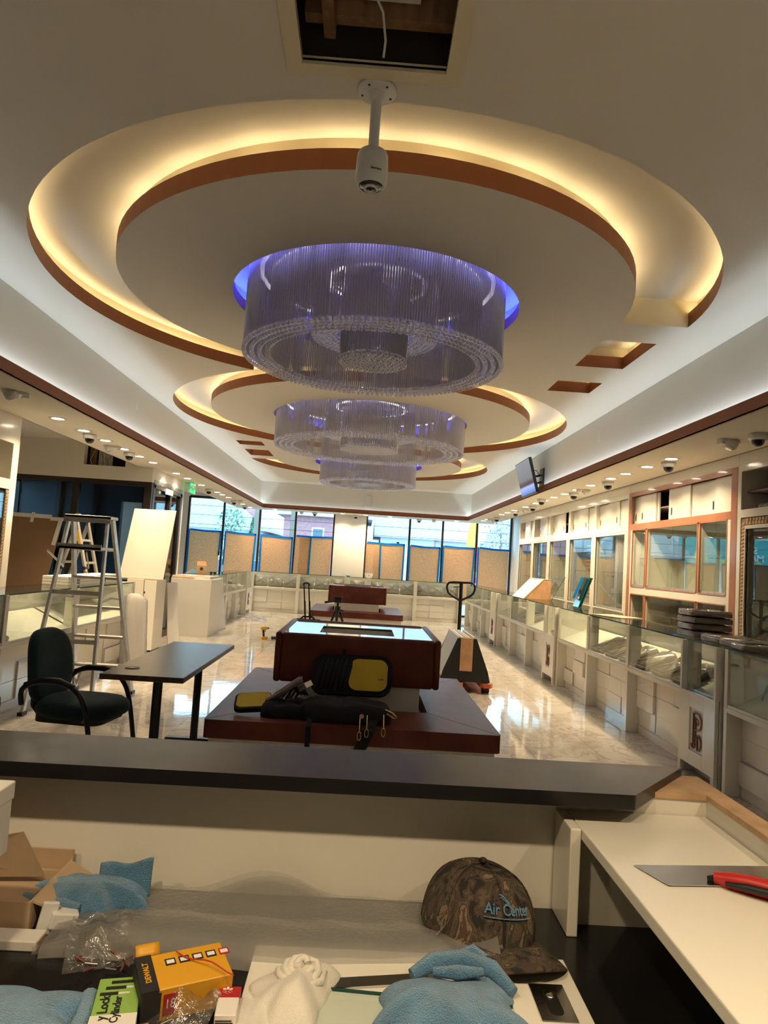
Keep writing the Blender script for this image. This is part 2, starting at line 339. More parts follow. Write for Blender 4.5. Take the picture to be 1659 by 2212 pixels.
# floor with its tiles
fl = struct('floor', 'glossy cream marble tile floor with grey veins')
MB().box(WX0, WX1, WY0, WY1, -.12, -.006).build('screed', 'grout', fl)
tb = MB().box(-.2985, .2985, -.5985, .5985, -.03, 0); tme = tb.mesh('tile'); tme.materials.append(MATS['marble'])
MB().box(WX0, WX1, WY0, 1.2, -.03, 0).build('tile_field', 'marble', fl)
MB().box(WX0, -5.1, 1.2, WY1, -.03, 0).build('tile_field', 'marble', fl)
for i in range(16):
    for j in range(15):
        x, y = -4.8+.6*i, 1.8+1.2*j+(.6 if i % 2 else 0)
        if x > 4.0 or y > 18.7: continue
        inst('tile', tme, fl, (x, y, 0))
# main ceiling outlines
c1, c2, c3 = (-.03, 5.17), (-.03, 9.545), (-.03, 13.92)
RO, RI, R2O, R2I, HOLE = 2.394, 1.873, 2.66, 2.18, (1.08, 1.34, 1.08)
mir = lambda p: (-.06-p[0], 19.09-p[1])
def cci(a, ra, b, rb):                              # left crossing of two circles stacked along y
    d = b[1]-a[1]; q = (d*d+ra*ra-rb*rb)/(2*d); h = sqrt(max(0, ra*ra-q*q)); return (a[0]-h, a[1]+q)
def slot(off, eoff=0):
    ro, ri, r2 = RO+off, RI-off, R2O+off; ye = 5.1+eoff
    P = cci(c1, ro, c2, r2); Q = cci(c1, ri, c2, r2); Qm = mir(Q)
    ang = lambda c, p: atan2(p[1]-c[1], p[0]-c[0])
    outer = arc(c1, ro, math.asin((ye-c1[1])/ro), ang(c1, P)-2*pi, 72)
    ring = arc(c2, r2, ang(c2, P)+2*pi, ang(c2, Qm), 48)
    inner = arc(c1, ri, ang(c1, Q), 2*pi+math.asin((ye-c1[1])/ri), 64)
    path = outer+ring[1:]+[mir(p) for p in inner[1:]]
    return path, [mir(p) for p in path]
def slotloop(off, eoff=0): a, b = slot(off, eoff); return a+b
SQ = [(1.85, 2.30, 5.52, 6.27), (1.84, 2.29, 6.79, 7.21)]; SQ += [(-.06-b, -.06-a, 19.09-d, 19.09-c) for a, b, c, d in SQ]
rect = lambda a, b, c, d: [(a, c), (b, c), (b, d), (a, d)]
HX0, HX1, HY0, HY1 = -.365, .20, 1.95, 2.568
cl = struct('ceiling', 'cream plaster ceiling with curved lit recesses and a lower soffit round it')
cb = MB(); cb.fill([rect(OX0-.1, OX1+.1, OY0-.1, OY1+.1), slotloop(0), circ(c2, R2I), circ(c1, HOLE[0]), circ(c2, HOLE[1]), circ(c3, HOLE[2]), rect(HX0, HX1, HY0, HY1)]+[rect(*q) for q in SQ], ZC, True)
cb.build('ceiling_panel', 'ceil', cl)
MB().box(OX0-.1, OX1+.1, HY1+.06, OY1+.1, ZR, ZR+.04).build('recess_top', 'ceil', cl)
def lipstrip(pts, z0, z1, closed, name, m, inward):
    """thin upright lip: inner face at pts, outer face at inward"""
    b = MB(); b.strip(pts, z0, z1, closed); b.strip(inward, z0, z1, closed)
    n = len(pts); b.add([(x, y, z1) for x, y in pts]+[(x, y, z1) for x, y in inward], [(i, (i+1) % n, n+(i+1) % n, n+i) for i in range(n if closed else n-1)])
    return b.build(name, m, cl)
def ledstrip(pts, z, closed, m, name='led_strip', w=.014):
    b = MB(); n = len(pts); q = []
    for i in range(n):
        a = pts[(i-1) % n] if closed or i else pts[0]; c = pts[(i+1) % n] if closed or i < n-1 else pts[-1]
        d = Vector((c[0]-a[0], c[1]-a[1], 0)).normalized(); o = Vector((-d.y, d.x, 0))*(w/2); p = Vector((*pts[i], z)); q += [p-o, p+o]
    b.add(q, [(2*i, 2*i+1, 2*((i+1) % n)+1, 2*((i+1) % n)) for i in range(n if closed else n-1)])
    return b.build(name, m, cl)
LH = .112
for k in (0, 1):
    lipstrip(slot(0)[k], ZC, ZC+LH, False, 'recess_lip', 'brown', slot(.012)[k])
    ledstrip(slot(.05)[k][::4], ZC+.098, False, 'led_warm')
MB().strip(slotloop(.07, .004), ZC, ZR).build('recess_wall', 'covecream', cl)
lipstrip(circ(c2, R2I), ZC, ZC+LH, True, 'recess_lip', 'brown', circ(c2, R2I-.012)); ledstrip(circ(c2, R2I-.05, 32), ZC+.098, True, 'led_warm')
MB().strip(circ(c2, R2I-.07), ZC, ZR).build('recess_wall', 'covecream', cl)
for c, r in zip((c1, c2, c3), HOLE):
    lipstrip(circ(c, r), ZC, ZC+.085, True, 'chandelier_lip', 'brown', circ(c, r+.012)); ledstrip(circ(c, r+.045, 28), ZC+.078, True, 'led_blue')
    MB().strip(circ(c, r+.08), ZC, ZR).build('recess_wall', 'ceil', cl)
for a, b, c, d in SQ:
    lipstrip(rect(a, b, c, d), ZC, ZC+LH, True, 'recess_lip', 'brown', rect(a-.012, b+.012, c-.012, d+.012))
    MB().strip(rect(a-.07, b+.07, c-.07, d+.07), ZC, ZR).build('recess_wall', 'covecream', cl)
    e = .045; ledstrip([(a-e, c), (a-e, d)], ZC+.098, False, 'led_warm'); ledstrip([(b+e, c), (b+e, d)], ZC+.098, False, 'led_warm')
# cove round the room
b = MB(); b.strip(rect(OX0-.1, OX1+.1, OY0-.1, OY1+.1), ZS, ZC); b.build('cove_wall', 'ceil', cl)
lipstrip(rect(OX0, OX1, OY0, OY1), ZS-.002, ZS+.105, True, 'soffit_fascia', 'brown', rect(OX0-.015, OX1+.015, OY0-.015, OY1+.015))
e = .06; ledstrip(rect(OX0-e, OX1+e, OY0-e, OY1+e), ZS+.05, True, 'led_cool', w=.02)
for nm, q in (('soffit_right', (OX1, SR, WY0, WY1)), ('soffit_left', (SL, OX0, WY0, WY1)), ('soffit_front', (OX0, OX1, OY1, WY1)), ('soffit_back', (OX0, OX1, WY0, OY0))):
    x0, x1, y0, y1 = q; bx = MB().box(x0, x1, y0, y1, ZS, ZS+.012)
    if nm == 'soffit_right': bx.box(SR-.012, SR, y0, y1, ZS, ZA)
    if nm == 'soffit_left': bx.box(SL, SL+.012, y0, y1, ZS, ZA)
    bx.build(nm, 'ceil', cl)
MB().box(WX0, SL, WY0, WY1, ZA, ZA+.02).build('alcove_ceiling', 'ceil', cl); MB().box(SR, WX1, WY0, WY1, ZA, ZA+.02).build('alcove_ceiling', 'ceil', cl)
# hatch in the ceiling
ha = thing('ceiling_hatch', 'open ceiling access hatch with mitred cream wood trim showing dark joists', 'hatch', (0, 2.2, ZC))
t = .062
for poly in ([(HX0-t, HY0-t), (HX1+t, HY0-t), (HX1, HY0), (HX0, HY0)], [(HX1+t, HY0-t), (HX1+t, HY1+t), (HX1, HY1), (HX1, HY0)], [(HX1+t, HY1+t), (HX0-t, HY1+t), (HX0, HY1), (HX1, HY1)], [(HX0-t, HY1+t), (HX0-t, HY0-t), (HX0, HY0), (HX0, HY1)]):
    MB().prism(poly, ZC-.014, ZC+.01).build('trim_board', 'covecream', ha, w=True, bevel=.003)
sh = MB()
for q in ((HX0-.9, HX0-.88, 1.2, 2.6), (HX1+.88, HX1+.9, 1.2, 2.6), (HX0-.9, HX1+.9, 1.18, 1.2), (HX0-.9, HX1+.9, 2.6, 2.62)): sh.box(*q, ZC+.01, ZC+.95)
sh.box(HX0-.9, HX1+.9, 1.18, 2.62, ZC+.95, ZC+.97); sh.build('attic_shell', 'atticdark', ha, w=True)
sh = MB()
for q in ((HX0-.004, HX0, HY0, HY1), (HX1, HX1+.004, HY0, HY1), (HX0, HX1, HY1, HY1+.004), (HX0, HX1, HY0-.004, HY0)): sh.box(*q, ZC, ZC+.02)
sh.build('jamb', 'covecream', ha, w=True)
for x0, x1, y0, y1, z0, z1, m in ((-.29, -.245, 1.3, 2.6, ZC+.12, ZC+.30, 'woodjoist'), (.09, .13, 1.3, 2.5, ZC+.30, ZC+.46, 'woodjoist'), (-.36, .3, 2.50, 2.55, ZC+.14, ZC+.30, 'woodjoist'), (-.24, .08, 2.44, 2.49, ZC+.2, ZC+.24, 'tape_white')):
    MB().box(x0, x1, y0, y1, z0, z1).build('joist' if m == 'woodjoist' else 'shim', m, ha, w=True)
MB().tube([(-.30, 2.25, ZC+.12), (-.2, 2.33, ZC+.16), (-.10, 2.36, ZC+.13), (-.06, 2.42, ZC+.10), (-.045, 2.5, ZC+.05), (-.05, 2.56, ZC+.03)], .005, 8).build('cable', 'white_plastic', ha, w=True)
MB().box(HX0-.02, HX0+.06, 2.1, 2.16, ZC+.22, ZC+.42).build('board_end', 'rawwood', ha, w=True)
# walls
wr = struct('wall_right'); MB().box(WX1, WX1+.15, WY0, WY1, 0, ZA+.1).build('plaster', 'wallwhite', wr)
wb = struct('wall_back'); MB().box(WX0, WX1, WY0-.15, WY0, 0, ZA+.1).build('plaster', 'wall', wb)
wl = struct('wall_left'); q = MB(); q.box(WX0-.15, WX0, WY0, 10.8, 0, ZA+.1).box(WX0-.15, WX0, 12.5, WY1, 0, ZA+.1).box(WX0-.15, WX0, 10.8, 12.5, 2.6, ZA+.1); q.build('plaster', 'wallwhite', wl)
wf = struct('wall_front'); q = MB(); q.box(WX0-.1, -4.95, WY1, WY1+.15, 0, ZA+.1).box(4.1, WX1+.1, WY1, WY1+.15, 0, ZA+.1).box(-4.95, 4.1, WY1, WY1+.15, 3.02, ZA+.1).box(-4.95, 4.1, WY1, WY1+.15, 0, .12)
q.build('plaster', 'wallwhite', wf); MB().box(-.872, 0, WY1-.06, WY1+.15, .12, 3.02).build('pillar', 'wallwhite', wf)
# shop windows: dark mullions, clear panes, brown paper held by blue tape
MX = [-4.925, -3.96, -2.957, -1.96, -.89]; MX2 = [.018, 1.223, 2.151, 3.11, 4.07]
def window(n, mx):
    w = struct('window_%d' % n, 'tall shop window with black mullions', (mx[0], WY1, 0))
    for x in mx: MB().box(x-.028, x+.028, WY1+.0, WY1+.07, .12, 3.0).build('mullion', 'darkframe', w, w=True)
    MB().box(mx[0], mx[-1], WY1, WY1+.07, 2.95, 3.02).build('head_rail', 'darkframe', w, w=True); MB().box(mx[0], mx[-1], WY1, WY1+.07, .1, .16).build('sill_rail', 'darkframe', w, w=True)
    for a, b in zip(mx[:-1], mx[1:]): MB().box(a+.02, b-.02, WY1+.03, WY1+.04, .14, 2.97).build('pane', 'glass_win', w, w=True)
window(1, MX); window(2, MX2)
panes = list(zip(MX[:-1], MX[1:]))+list(zip(MX2[:-1], MX2[1:]))
edge = [(.06, .05, 2.07, 2.05), (.10, .09, 2.06, 2.03), (.08, .07, 2.03, 2.0), (.03, .03, 2.07, 2.08), (.02, .14, 2.02, 2.0), (.03, .07, 2.0, 1.98), (.05, .06, 2.04, 2.03), (.06, .05, 2.06, 2.03)]
where = ['in the corner pane by the dark door', 'in the second pane from the dark door', 'in the third pane from the dark door', 'left of the white pillar, with a darker overlap strip', 'right of the white pillar, with a darker overlap strip', 'in the second pane right of the white pillar', 'in the third pane right of the white pillar', 'in the last pane next to the wall cabinets']
for k, ((a, b), (el, er, zl, zr)) in enumerate(zip(panes, edge)):
    p = thing('paper_sheet', 'brown kraft paper taped '+where[k], 'paper', ((a+b)/2, WY1-.02, .5), group='paper sheets over the shop windows')
    x0, x1 = a+el, b-er; sk = rnd(-.03, .03)
    f = lambda u, v, x0=x0, x1=x1, zl=zl, zr=zr, sk=sk: (x0+(x1-x0)*u+sk*(1-v), WY1-.014-.010*sin(7*u+3*v+k)*(1-abs(2*u-1)), .45+(zl+(zr-zl)*u-.45)*v)
    MB().grid(f, 14, 14).build('sheet', 'kraft_window', p, w=True)
    if k in (3, 4):
        q0, q1 = (.12, .40) if k == 3 else (.22, .36); MB().grid(lambda u, v: (x0+(x1-x0)*(q0+(q1-q0)*u), WY1-.028, .45+(2.03-.45)*v), 3, 3).build('overlap_strip', 'kraft', p, w=True)
    tp = lambda pts, w_: MB().ribbon(pts, w_, .002, (0, -1, 0)).build('tape', 'bluetape', p, w=True)
    y = WY1-.034
    tp([(x0+.02, y, zl+.005), ((x0+x1)/2, y, (zl+zr)/2-.01), (x1+.02, y, zr+.005)], .05)
    if k not in (3, 7): tp([(x1+.012, y, zr+.02), (x1+.005+sk*.6, y, 1.4), (x1+sk, y, .55 if k else 1.5)], .045)
    if k not in (3, 4): tp([(x0-.01, y, zl+.02), (x0+sk*.5, y, 1.35), (x0+sk*.9, y, .55 if k != 1 else 1.15)], .045)
    if k == 3: tp([(x0+(x1-x0)*.42, y-.004, 2.04), (x0+(x1-x0)*.40, y-.004, .5)], .045)
    if k == 4: tp([(x0+(x1-x0)*.38, y-.004, 2.0), (x0+(x1-x0)*.40, y-.004, .5)], .045)
# vestibule: glazed front, side door
vs = struct('wall_vestibule', 'cream bulkhead wall over the dark framed vestibule'); VY, VX = 10.7, -3.35
hx = (-4.42, -3.78, 2.725, 3.03)
q = MB(); q.box(WX0, hx[0], VY, VY+.12, 2.515, ZA).box(hx[1], VX, VY, VY+.12, 2.515, ZA).box(hx[0], hx[1], VY, VY+.12, 2.515, hx[2]).box(hx[0], hx[1], VY, VY+.12, hx[3], ZA)
q.box(VX-.12, VX, VY+.12, 12.6, 2.56, ZA).box(VX-.12, VX, 12.5, 12.6, 0, 2.56); q.build('plaster', 'wall', vs)
q = MB(); q.box(WX0, -4.42, 12.48, 12.6, 0, ZA).box(-3.62, VX-.12, 12.48, 12.6, 0, ZA).box(-4.42, -3.62, 12.48, 12.6, 2.3, ZA).box(-4.42, -3.62, 12.48, 12.6, 0, .9); q.build('inner_wall', 'vest_dark', vs)
MB().box(WX0, VX-.12, VY+.12, 12.48, 2.62, 2.66).build('lobby_ceiling', 'vest_dark', vs)
for x in (-5.55, -4.9, -4.02): MB().box(x, x+.07, 12.40, 12.48, 0, 2.6).build('inner_frame', 'darkframe', vs)
q = MB(); q.box(hx[0]-.05, hx[1]+.05, VY+.3, VY+.32, 2.6, ZA); q.build('cavity_back', 'atticdark', vs)
MB().box(hx[0]+.13, hx[0]+.35, VY+.24, VY+.26, 2.6, ZA).build('cavity_panel', 'tape_white', vs); MB().box(hx[0], hx[0]+.11, VY+.22, VY+.24, 2.6, ZA).build('cavity_stud', 'woodjoist', vs)
for k in range(7):
    x = hx[0]+.04+.05*k; MB().tube([(x, VY+.14, 2.71), (x+rnd(-.05, .05), VY+.12, 2.82), (x+rnd(-.06, .06), VY+.15, 2.92), (x+rnd(-.03, .03), VY+.2, 3.05)], .004, 6).build('cable', 'white_plastic' if k % 2 else 'woodjoist', vs)
w3 = struct('window_3', 'dark framed vestibule glazing')
for x0, x1, z0, z1 in ((WX0, VX, 2.44, 2.515), (WX0, VX, .0, .12), (-5.6, -5.5, .12, 2.44), (-4.56, -4.46, .12, 2.44), (-3.46, VX, .12, 2.44)): MB().box(x0, x1, VY+.01, VY+.09, z0, z1).build('frame_bar', 'darkframe', w3)
for x0, x1 in ((WX0, -5.6), (-5.5, -4.56), (-4.46, -3.46)): MB().box(x0, x1, VY+.045, VY+.055, .12, 2.44).build('pane', 'glass_dark', w3)
d1 = struct('door_1', 'dark framed glass door in the side of the vestibule')
for y0, y1, z0, z1 in ((10.82, 12.5, 2.44, 2.56), (10.79, 10.9, 0, 2.5), (11.74, 11.84, 0, 2.44), (12.40, 12.5, 0, 2.5), (10.9, 11.74, 0, .2), (11.84, 12.4, 0, .12)): MB().box(VX-.08, VX+.005, y0, y1, z0, z1).build('frame_bar', 'darkframe', d1)
MB().box(VX-.045, VX-.035, 10.9, 11.74, .2, 2.44).build('pane', 'glass_dark', d1); MB().box(VX-.045, VX-.035, 11.84, 12.4, .12, 2.44).build('pane', 'glass_dark', d1)
MB().box(VX+.005, VX+.035, 11.45, 11.78, 2.40, 2.49).build('door_closer', 'white_metal', d1)
MB().cyl((VX+.03, 11.68, .9), (VX+.03, 11.68, 1.25), .012).build('door_handle', 'black_metal', d1)
MB().ribbon([(VX+.008, 10.82, 2.53), (VX+.010, 11.6, 2.55), (VX+.008, 12.48, 2.53)], .07, .002, (1, 0, 0)).build('loose_film', 'film', d1)
w4 = struct('window_4', 'daylight window on the far side of the vestibule')
for y0, y1, z0, z1 in ((10.8, 10.86, 0, 2.6), (11.6, 11.66, 0, 2.6), (12.44, 12.5, 0, 2.6), (10.8, 12.5, 2.54, 2.6), (10.8, 12.5, 0, .1)): MB().box(WX0-.1, WX0-.03, y0, y1, z0, z1).build('frame_bar', 'darkframe', w4)
for y0, y1 in ((10.86, 11.6), (11.66, 12.44)): MB().box(WX0-.07, WX0-.06, y0, y1, .1, 2.54).build('pane', 'glass_win', w4)
# ================================================================ chandeliers
def rods(b, c, R, z0, z1, n, r, jit=.004):
    for k in range(n):
        a = 2*pi*k/n; x, y = c[0]+R*cos(a), c[1]+R*sin(a); zb = z0+rnd(-jit, jit); q = []
        for z in (zb, z1):
            for m in range(4): q.append((x+r*cos(a+pi/2*m), y+r*sin(a+pi/2*m), z))
        b.add(q, [(m, (m+1) % 4, 4+(m+1) % 4, 4+m) for m in range(4)]+[(3, 2, 1, 0)], True)
def beads(b, R, z, n, r, nu=8, nv=6, ph=0):
    for k in range(n): a = 2*pi*k/n+ph; b.sph((R*cos(a), R*sin(a), z), r, nu, nv)
ball = MB().sph((0, 0, 0), .0195, 12, 8).mesh('bead'); ball.materials.append(MATS['bead'])
for k in range(len(ball.polygons)): ball.polygons[k].use_smooth = (k % 3 != 0)
def chandelier(c, R, Ri, zb, label, Rm, Rd, single, dens):
    t = thing('chandelier', label, 'chandelier', (c[0], c[1], zb))
    top = ZR-zb; h = top-.02
    b = MB(); rods(b, (0, 0), R, .02, h, int(2*pi*R/dens), .0068); tag(b.build('outer_rods', 'crystal', t), 'long clear glass rods of the outer wall', kind='stuff')
    b = MB(); rods(b, (0, 0), Ri, .02, h, int(2*pi*Ri/dens), .0068); tag(b.build('inner_rods', 'crystal', t), 'glass rods of the inner wall', kind='stuff')
    zm = .22
    b = MB(); rods(b, (0, 0), Rm, zm, h, int(2*pi*Rm/dens/1.1), .0065); tag(b.build('middle_rods', 'crystal', t), kind='stuff')
    b = MB(); rods(b, (0, 0), Rd, .03, h, int(2*pi*Rd/dens/1.05), .0065); tag(b.build('centre_rods', 'crystal', t), kind='stuff')
    rows = 4; nb = lambda r: int(2*pi*r/.043)
    Rr = [R-.003-(R-Ri)*q/(rows-1) for q in range(rows)]
    bs = MB()
    for q, r in enumerate(Rr):
        if single and q in (0, rows-1):
            for k in range(nb(r)):
                a = 2*pi*k/nb(r); inst('bead', ball, t, (r*cos(a), r*sin(a), 0))
        else: beads(bs, r, 0, nb(r), .0195)
    r = Rm
    while r > Rd+.03: beads(bs, r, zm-.02, nb(r), .0195); r -= .043
    r = Rd
    while r > .01: beads(bs, r, .012, max(1, nb(r)), .0195, ph=r*40); r -= .038
    tag(bs.build('bead_rows', 'bead', t), 'rows of clear faceted beads', kind='stuff')
    b = MB(); b.lathe([(R+.012, h), (R+.012, top), (Ri-.015, top), (Ri-.015, h)], n=72, closed=True); b.build('mounting_ring', 'chrome', t)
    b = MB(); b.lathe([(Rm+.012, h), (Rm+.012, top), (.001, top), (.001, h)], n=48, closed=True); b.build('mounting_plate', 'chrome', t)
    rr = (R+Ri)/2; MB().lathe([(rr-.016, h-.006), (rr+.016, h-.006)], n=24, smooth=False).build('fill_glow_ring', 'rod_fill_glow', t)  # added glowing ring that brightens the rods, no lamp of the chandelier
    rr = Rm*.8; MB().lathe([(rr-.016, h-.006), (rr+.016, h-.006)], n=16, smooth=False).build('fill_glow_ring', 'rod_fill_glow', t)  # second added ring, the same fill for the inner tiers
    return t
chandelier(c1, .972, .80, 3.02, 'largest-looking glass rod drum chandelier under the near ceiling ring, below the pole camera', .47, .25, True, .0185)
chandelier(c2, 1.31, 1.07, 3.05, 'widest glass rod drum chandelier in the middle ceiling ring', .62, .39, False, .024)
chandelier(c3, .972, .80, 3.05, 'small-looking glass rod drum chandelier at the window end', .47, .25, False, .024)
# ================================================================ recessed downlights, cameras, strobes
dl = thing('downlight', 'x', 'downlight', (0, 0, ZS))
MB().lathe([(.058, -.004), (.085, -.006), (.090, 0), (.056, 0)], n=28, closed=True).build('trim_ring', 'white_plastic', dl)
MB().lathe([(.057, -.003), (.001, -.003)], n=24, smooth=False).build('lamp_face', 'led_down', dl)
ld = bpy.data.lights.new('downlight_lamp', 'AREA'); ld.shape = 'DISK'; ld.size = .11; ld.energy = DOWN; ld.color = (1, .755, .46); ld.spread = radians(125)
lo = bpy.data.objects.new('lamp', ld); C.objects.link(lo); lo.parent = dl; lo.location = (0, 0, -.008)
pos = [('right', 3.05, y) for y in (6.86, 7.46, 8.08, 8.57, 9.35, 9.98, 10.59, 11.18, 11.78, 12.39, 13.2, 14.19, 14.86, 15.49, 17.34, 17.92)]
pos += [('left', -3.15, y) for y in (6.91, 7.55, 8.18, 8.81, 9.43, 10.03, 11.28, 11.99, 13.04, 14.43, 14.95, 15.63, 17.48, 18.6)]
pos += [('front', x, 18.72) for x in (-2.5, -.66, -.03, .63, 2.46)] + [('back', x, .12) for x in (-1.7, -.6, .5, 1.6)]
lab = {'right': 'round recessed downlight in the soffit over the long wall of cabinets', 'left': 'round recessed downlight in the soffit on the vestibule side', 'front': 'round recessed downlight in the soffit over the shop windows', 'back': 'round recessed downlight in the soffit over the service desk'}
for i, (s, x, y) in enumerate(pos):
    o = dl if i == 0 else dup(dl, (x, y, ZS)); o.location = (x, y, ZS); tag(o, lab[s], 'downlight', 'downlights in the soffit, '+s+' run')
dc = thing('dome_camera', 'x', 'camera', (0, 0, ZS))
MB().lathe([(.001, 0), (.075, 0), (.076, -.035), (.066, -.052), (.001, -.052)], n=24).build('housing', 'white_plastic', dc)
MB().lathe([(.050, -.050), (.050, -.062), (.044, -.082), (.026, -.099), (.001, -.104)], n=20).build('dome', 'dome', dc)
MB().sph((0, -.01, -.066), (.030, .030, .026), 12, 8).build('lens', 'lens', dc)
cp_ = [('right', 3.13, y) for y in (5.45, 7.1, 8.9, 10.38, 12.94, 14.42, 16.49)]+[('right', 2.95, 11.6)]+[('left', -3.18, y) for y in (7.8, 9.12, 13.8, 16.47, 17.96)]+[('front', x, 18.95) for x in (-1.43, -.3, 1.45)]
CAML = ['over the lace trimmed cabinet', 'over the brown framed cabinet, by the lace trim', 'over the brown framed cabinet, by the fogged pane', 'over the cabinet with the fogged pane', 'over the third cabinet from the windows', 'over the second cabinet from the windows', 'past the last cabinet at the window corner', 'under the television', 'in front of the wiring hole', 'past the wiring hole before the vestibule', 'just past the exit sign', 'second past the exit sign', 'third past the exit sign', 'over the pane beside the brick house view', 'over the white window pillar', 'over the panes right of the window pillar']
labc = {'right': 'white dome camera with smoked bubble on the soffit over the wall cabinets', 'left': 'white dome camera with smoked bubble on the soffit by the vestibule side', 'front': 'small white dome camera on the soffit over the shop windows'}
for i, (s, x, y) in enumerate(cp_):
    o = dc if i == 0 else dup(dc, (x, y, ZS)); o.location = (x, y, ZS); tag(o, 'white dome camera with smoked bubble '+CAML[i], 'camera', 'dome cameras, '+s+' run')
st = thing('fire_strobe', 'x', 'strobe', (0, 0, ZS))
MB().prism([(x*.6, y) for x, y in rrect(-.07, .07, -.12, .09, .04)], -.025, 0).build('back_plate', 'white_plastic', st, bevel=.006)
Mt = Matrix.Rotation(radians(25), 4, 'X')
MB().lathe([(.001, -.075), (.050, -.070), (.056, -.03), (.056, -.01), (.001, -.01)], c=(0, -.06, 0), n=20, M=Mt).build('strobe_head', 'white_plastic', st)
MB().lathe([(.001, -.084), (.036, -.080), (.04, -.07), (.001, -.07)], c=(0, -.06, 0), n=16, M=Mt).build('strobe_lens', 'bead', st)
MB().box(-.03, .03, .045, .085, -.045, -.02).build('speaker_slot', 'white_metal', st)
for i, (s, x, y, rz) in enumerate([('right', 3.04, 5.76, 1.9), ('right', 3.1, 9.86, 1.6), ('right', 3.1, 13.66, 1.6), ('right', 3.1, 17.06, 1.6), ('left', -2.98, 5.76, -.8), ('left', -3.2, 8.59, -1.2), ('left', -3.04, 16.22, 1.6), ('front', -1.78, 18.85, 0), ('front', 1.83, 18.7, 0)]):
    o = st if i == 0 else dup(st, (x, y, ZS), rz); o.location = (x, y, ZS); o.rotation_euler = (0, 0, rz); tag(o, {'right': 'white fire alarm strobe on the soffit over the wall cabinets', 'left': 'white fire alarm strobe on the soffit on the vestibule side', 'front': 'white emergency fixture on the soffit over the shop windows'}[s], 'strobe', 'alarm strobes, '+s+' run')
# pendant fisheye camera
pc = thing('pendant_camera', 'white fisheye camera hanging from the ceiling on a short white pole', 'camera', (-.07, 2.71, ZC))
MB().lathe([(.001, 0), (.082, 0), (.082, -.010), (.074, -.016), (.001, -.018)], n=32).build('mounting_plate', 'white_metal', pc)
sc_ = MB()
for k in range(5): a = 2*pi*k/5+.4; sc_.cyl((.062*cos(a), .062*sin(a), -.019), (.062*cos(a), .062*sin(a), -.012), .005, n=8)
sc_.build('screws', 'black_metal', pc)
MB().lathe([(.036, -.012), (.034, -.04), (.022, -.048), (.022, -.06)], n=20).build('collar', 'white_metal', pc)
MB().cyl((0, 0, -.05), (0, 0, -.265), .0215, n=20).build('pole', 'white_metal', pc)
MB().lathe([(.020, -.25), (.028, -.262), (.058, -.272), (.063, -.282), (.066, -.33), (.066, -.345), (.067, -.347), (.067, -.385), (.062, -.405), (.05, -.413)], n=36).build('housing', 'white_metal', pc)
MB().lathe([(.05, -.411), (.047, -.416), (.001, -.417)], n=32).build('face_disc', 'lens', pc)
MB().lathe([(.030, -.416), (.030, -.424), (.022, -.426), (.022, -.416)], n=28, closed=True).build('lens_ring', 'white_plastic', pc)
MB().sph((0, 0, -.417), (.02, .02, .014), 16, 8).build('lens', 'lens', pc)
MB().cyl((-.012, -.0635, -.312), (-.012, -.0665, -.312), .014, n=20).build('cover_plug', 'white_plastic', pc)
txt('maker_mark', 'GeoVision', .0105, 'ink', pc, frame_M((.018, -.0668, -.372), (1, .25, 0), (0, 0, 1)))
# television on the cove wall
tv = thing('television', 'flat television tilted down on an arm above the cabinets, screen half lit', 'television', (2.79, 10.92, 2.9))
A, B_ = Vector((2.425, 0, 3.255)), Vector((2.572, 0, 2.716)); dn = (B_-A).normalized(); nrm = Vector((dn.z, 0, -dn.x)); nrm = nrm if nrm.x < 0 else -nrm
def tvp(u, v, d): p = A+(B_-A)*v+nrm*d; return (p.x, 11.40-.95*u, p.z)
bx = lambda u0, u1, v0, v1, d0, d1: MB().hexa([tvp(u0, v0, d0), tvp(u1, v0, d0), tvp(u1, v1, d0), tvp(u0, v1, d0), tvp(u0, v0, d1), tvp(u1, v0, d1), tvp(u1, v1, d1), tvp(u0, v1, d1)])
bx(0, 1, 0, 1, -.045, 0).build('body', 'screen_edge', tv, w=True, bevel=.004); bx(.012, .988, .02, .96, 0, .002).build('screen', 'screen', tv, w=True)
bx(.3, .7, .3, .7, -.075, -.045).build('back_plate', 'black_metal', tv, w=True)
q = MB(); q.bar((2.60, 10.8, 3.0), (2.70, 10.72, 3.02), .04, .03).bar((2.70, 10.72, 3.02), (2.78, 10.92, 3.04), .04, .03).bar((2.62, 10.9, 2.9), (2.78, 10.95, 2.95), .03, .03); q.build('wall_arm', 'black_metal', tv, w=True)
MB().box(2.755, 2.787, 10.84, 11.04, 2.86, 3.16).build('wall_plate', 'black_metal', tv, w=True)
MB().tube([(2.56, 11.0, 3.05), (2.64, 11.05, 3.14), (2.72, 11.1, 3.15), (2.775, 11.12, 3.08)], .006, 6).build('cable', 'black_plastic', tv, w=True)
ob = thing('wall_outlet', 'small white outlet plate behind the television', 'outlet', (2.787, 11.15, 3.2)); MB().box(2.781, 2.787, 11.11, 11.19, 3.12, 3.27).build('plate', 'white_plastic', ob, w=True, bevel=.002); MB().box(2.779, 2.782, 11.135, 11.165, 3.16, 3.23).build('socket', 'white_metal', ob, w=True)
for sx, xx in ((1, 2.787), (-1, -2.852)):
    y = 8.3; o = thing('sensor_plate', 'small white blank plate on the cove wall %s' % ('over the cabinets' if sx > 0 else 'on the vestibule side'), 'plate', (xx, y, 3.2)); MB().box(xx-.008, xx+.008, y-.045, y+.045, 3.15, 3.26).build('plate', 'wallwhite', o, w=True, bevel=.002); MB().box(xx-.012, xx+.012, y-.03, y+.03, 3.15, 3.16).build('lip', 'white_plastic', o, w=True)
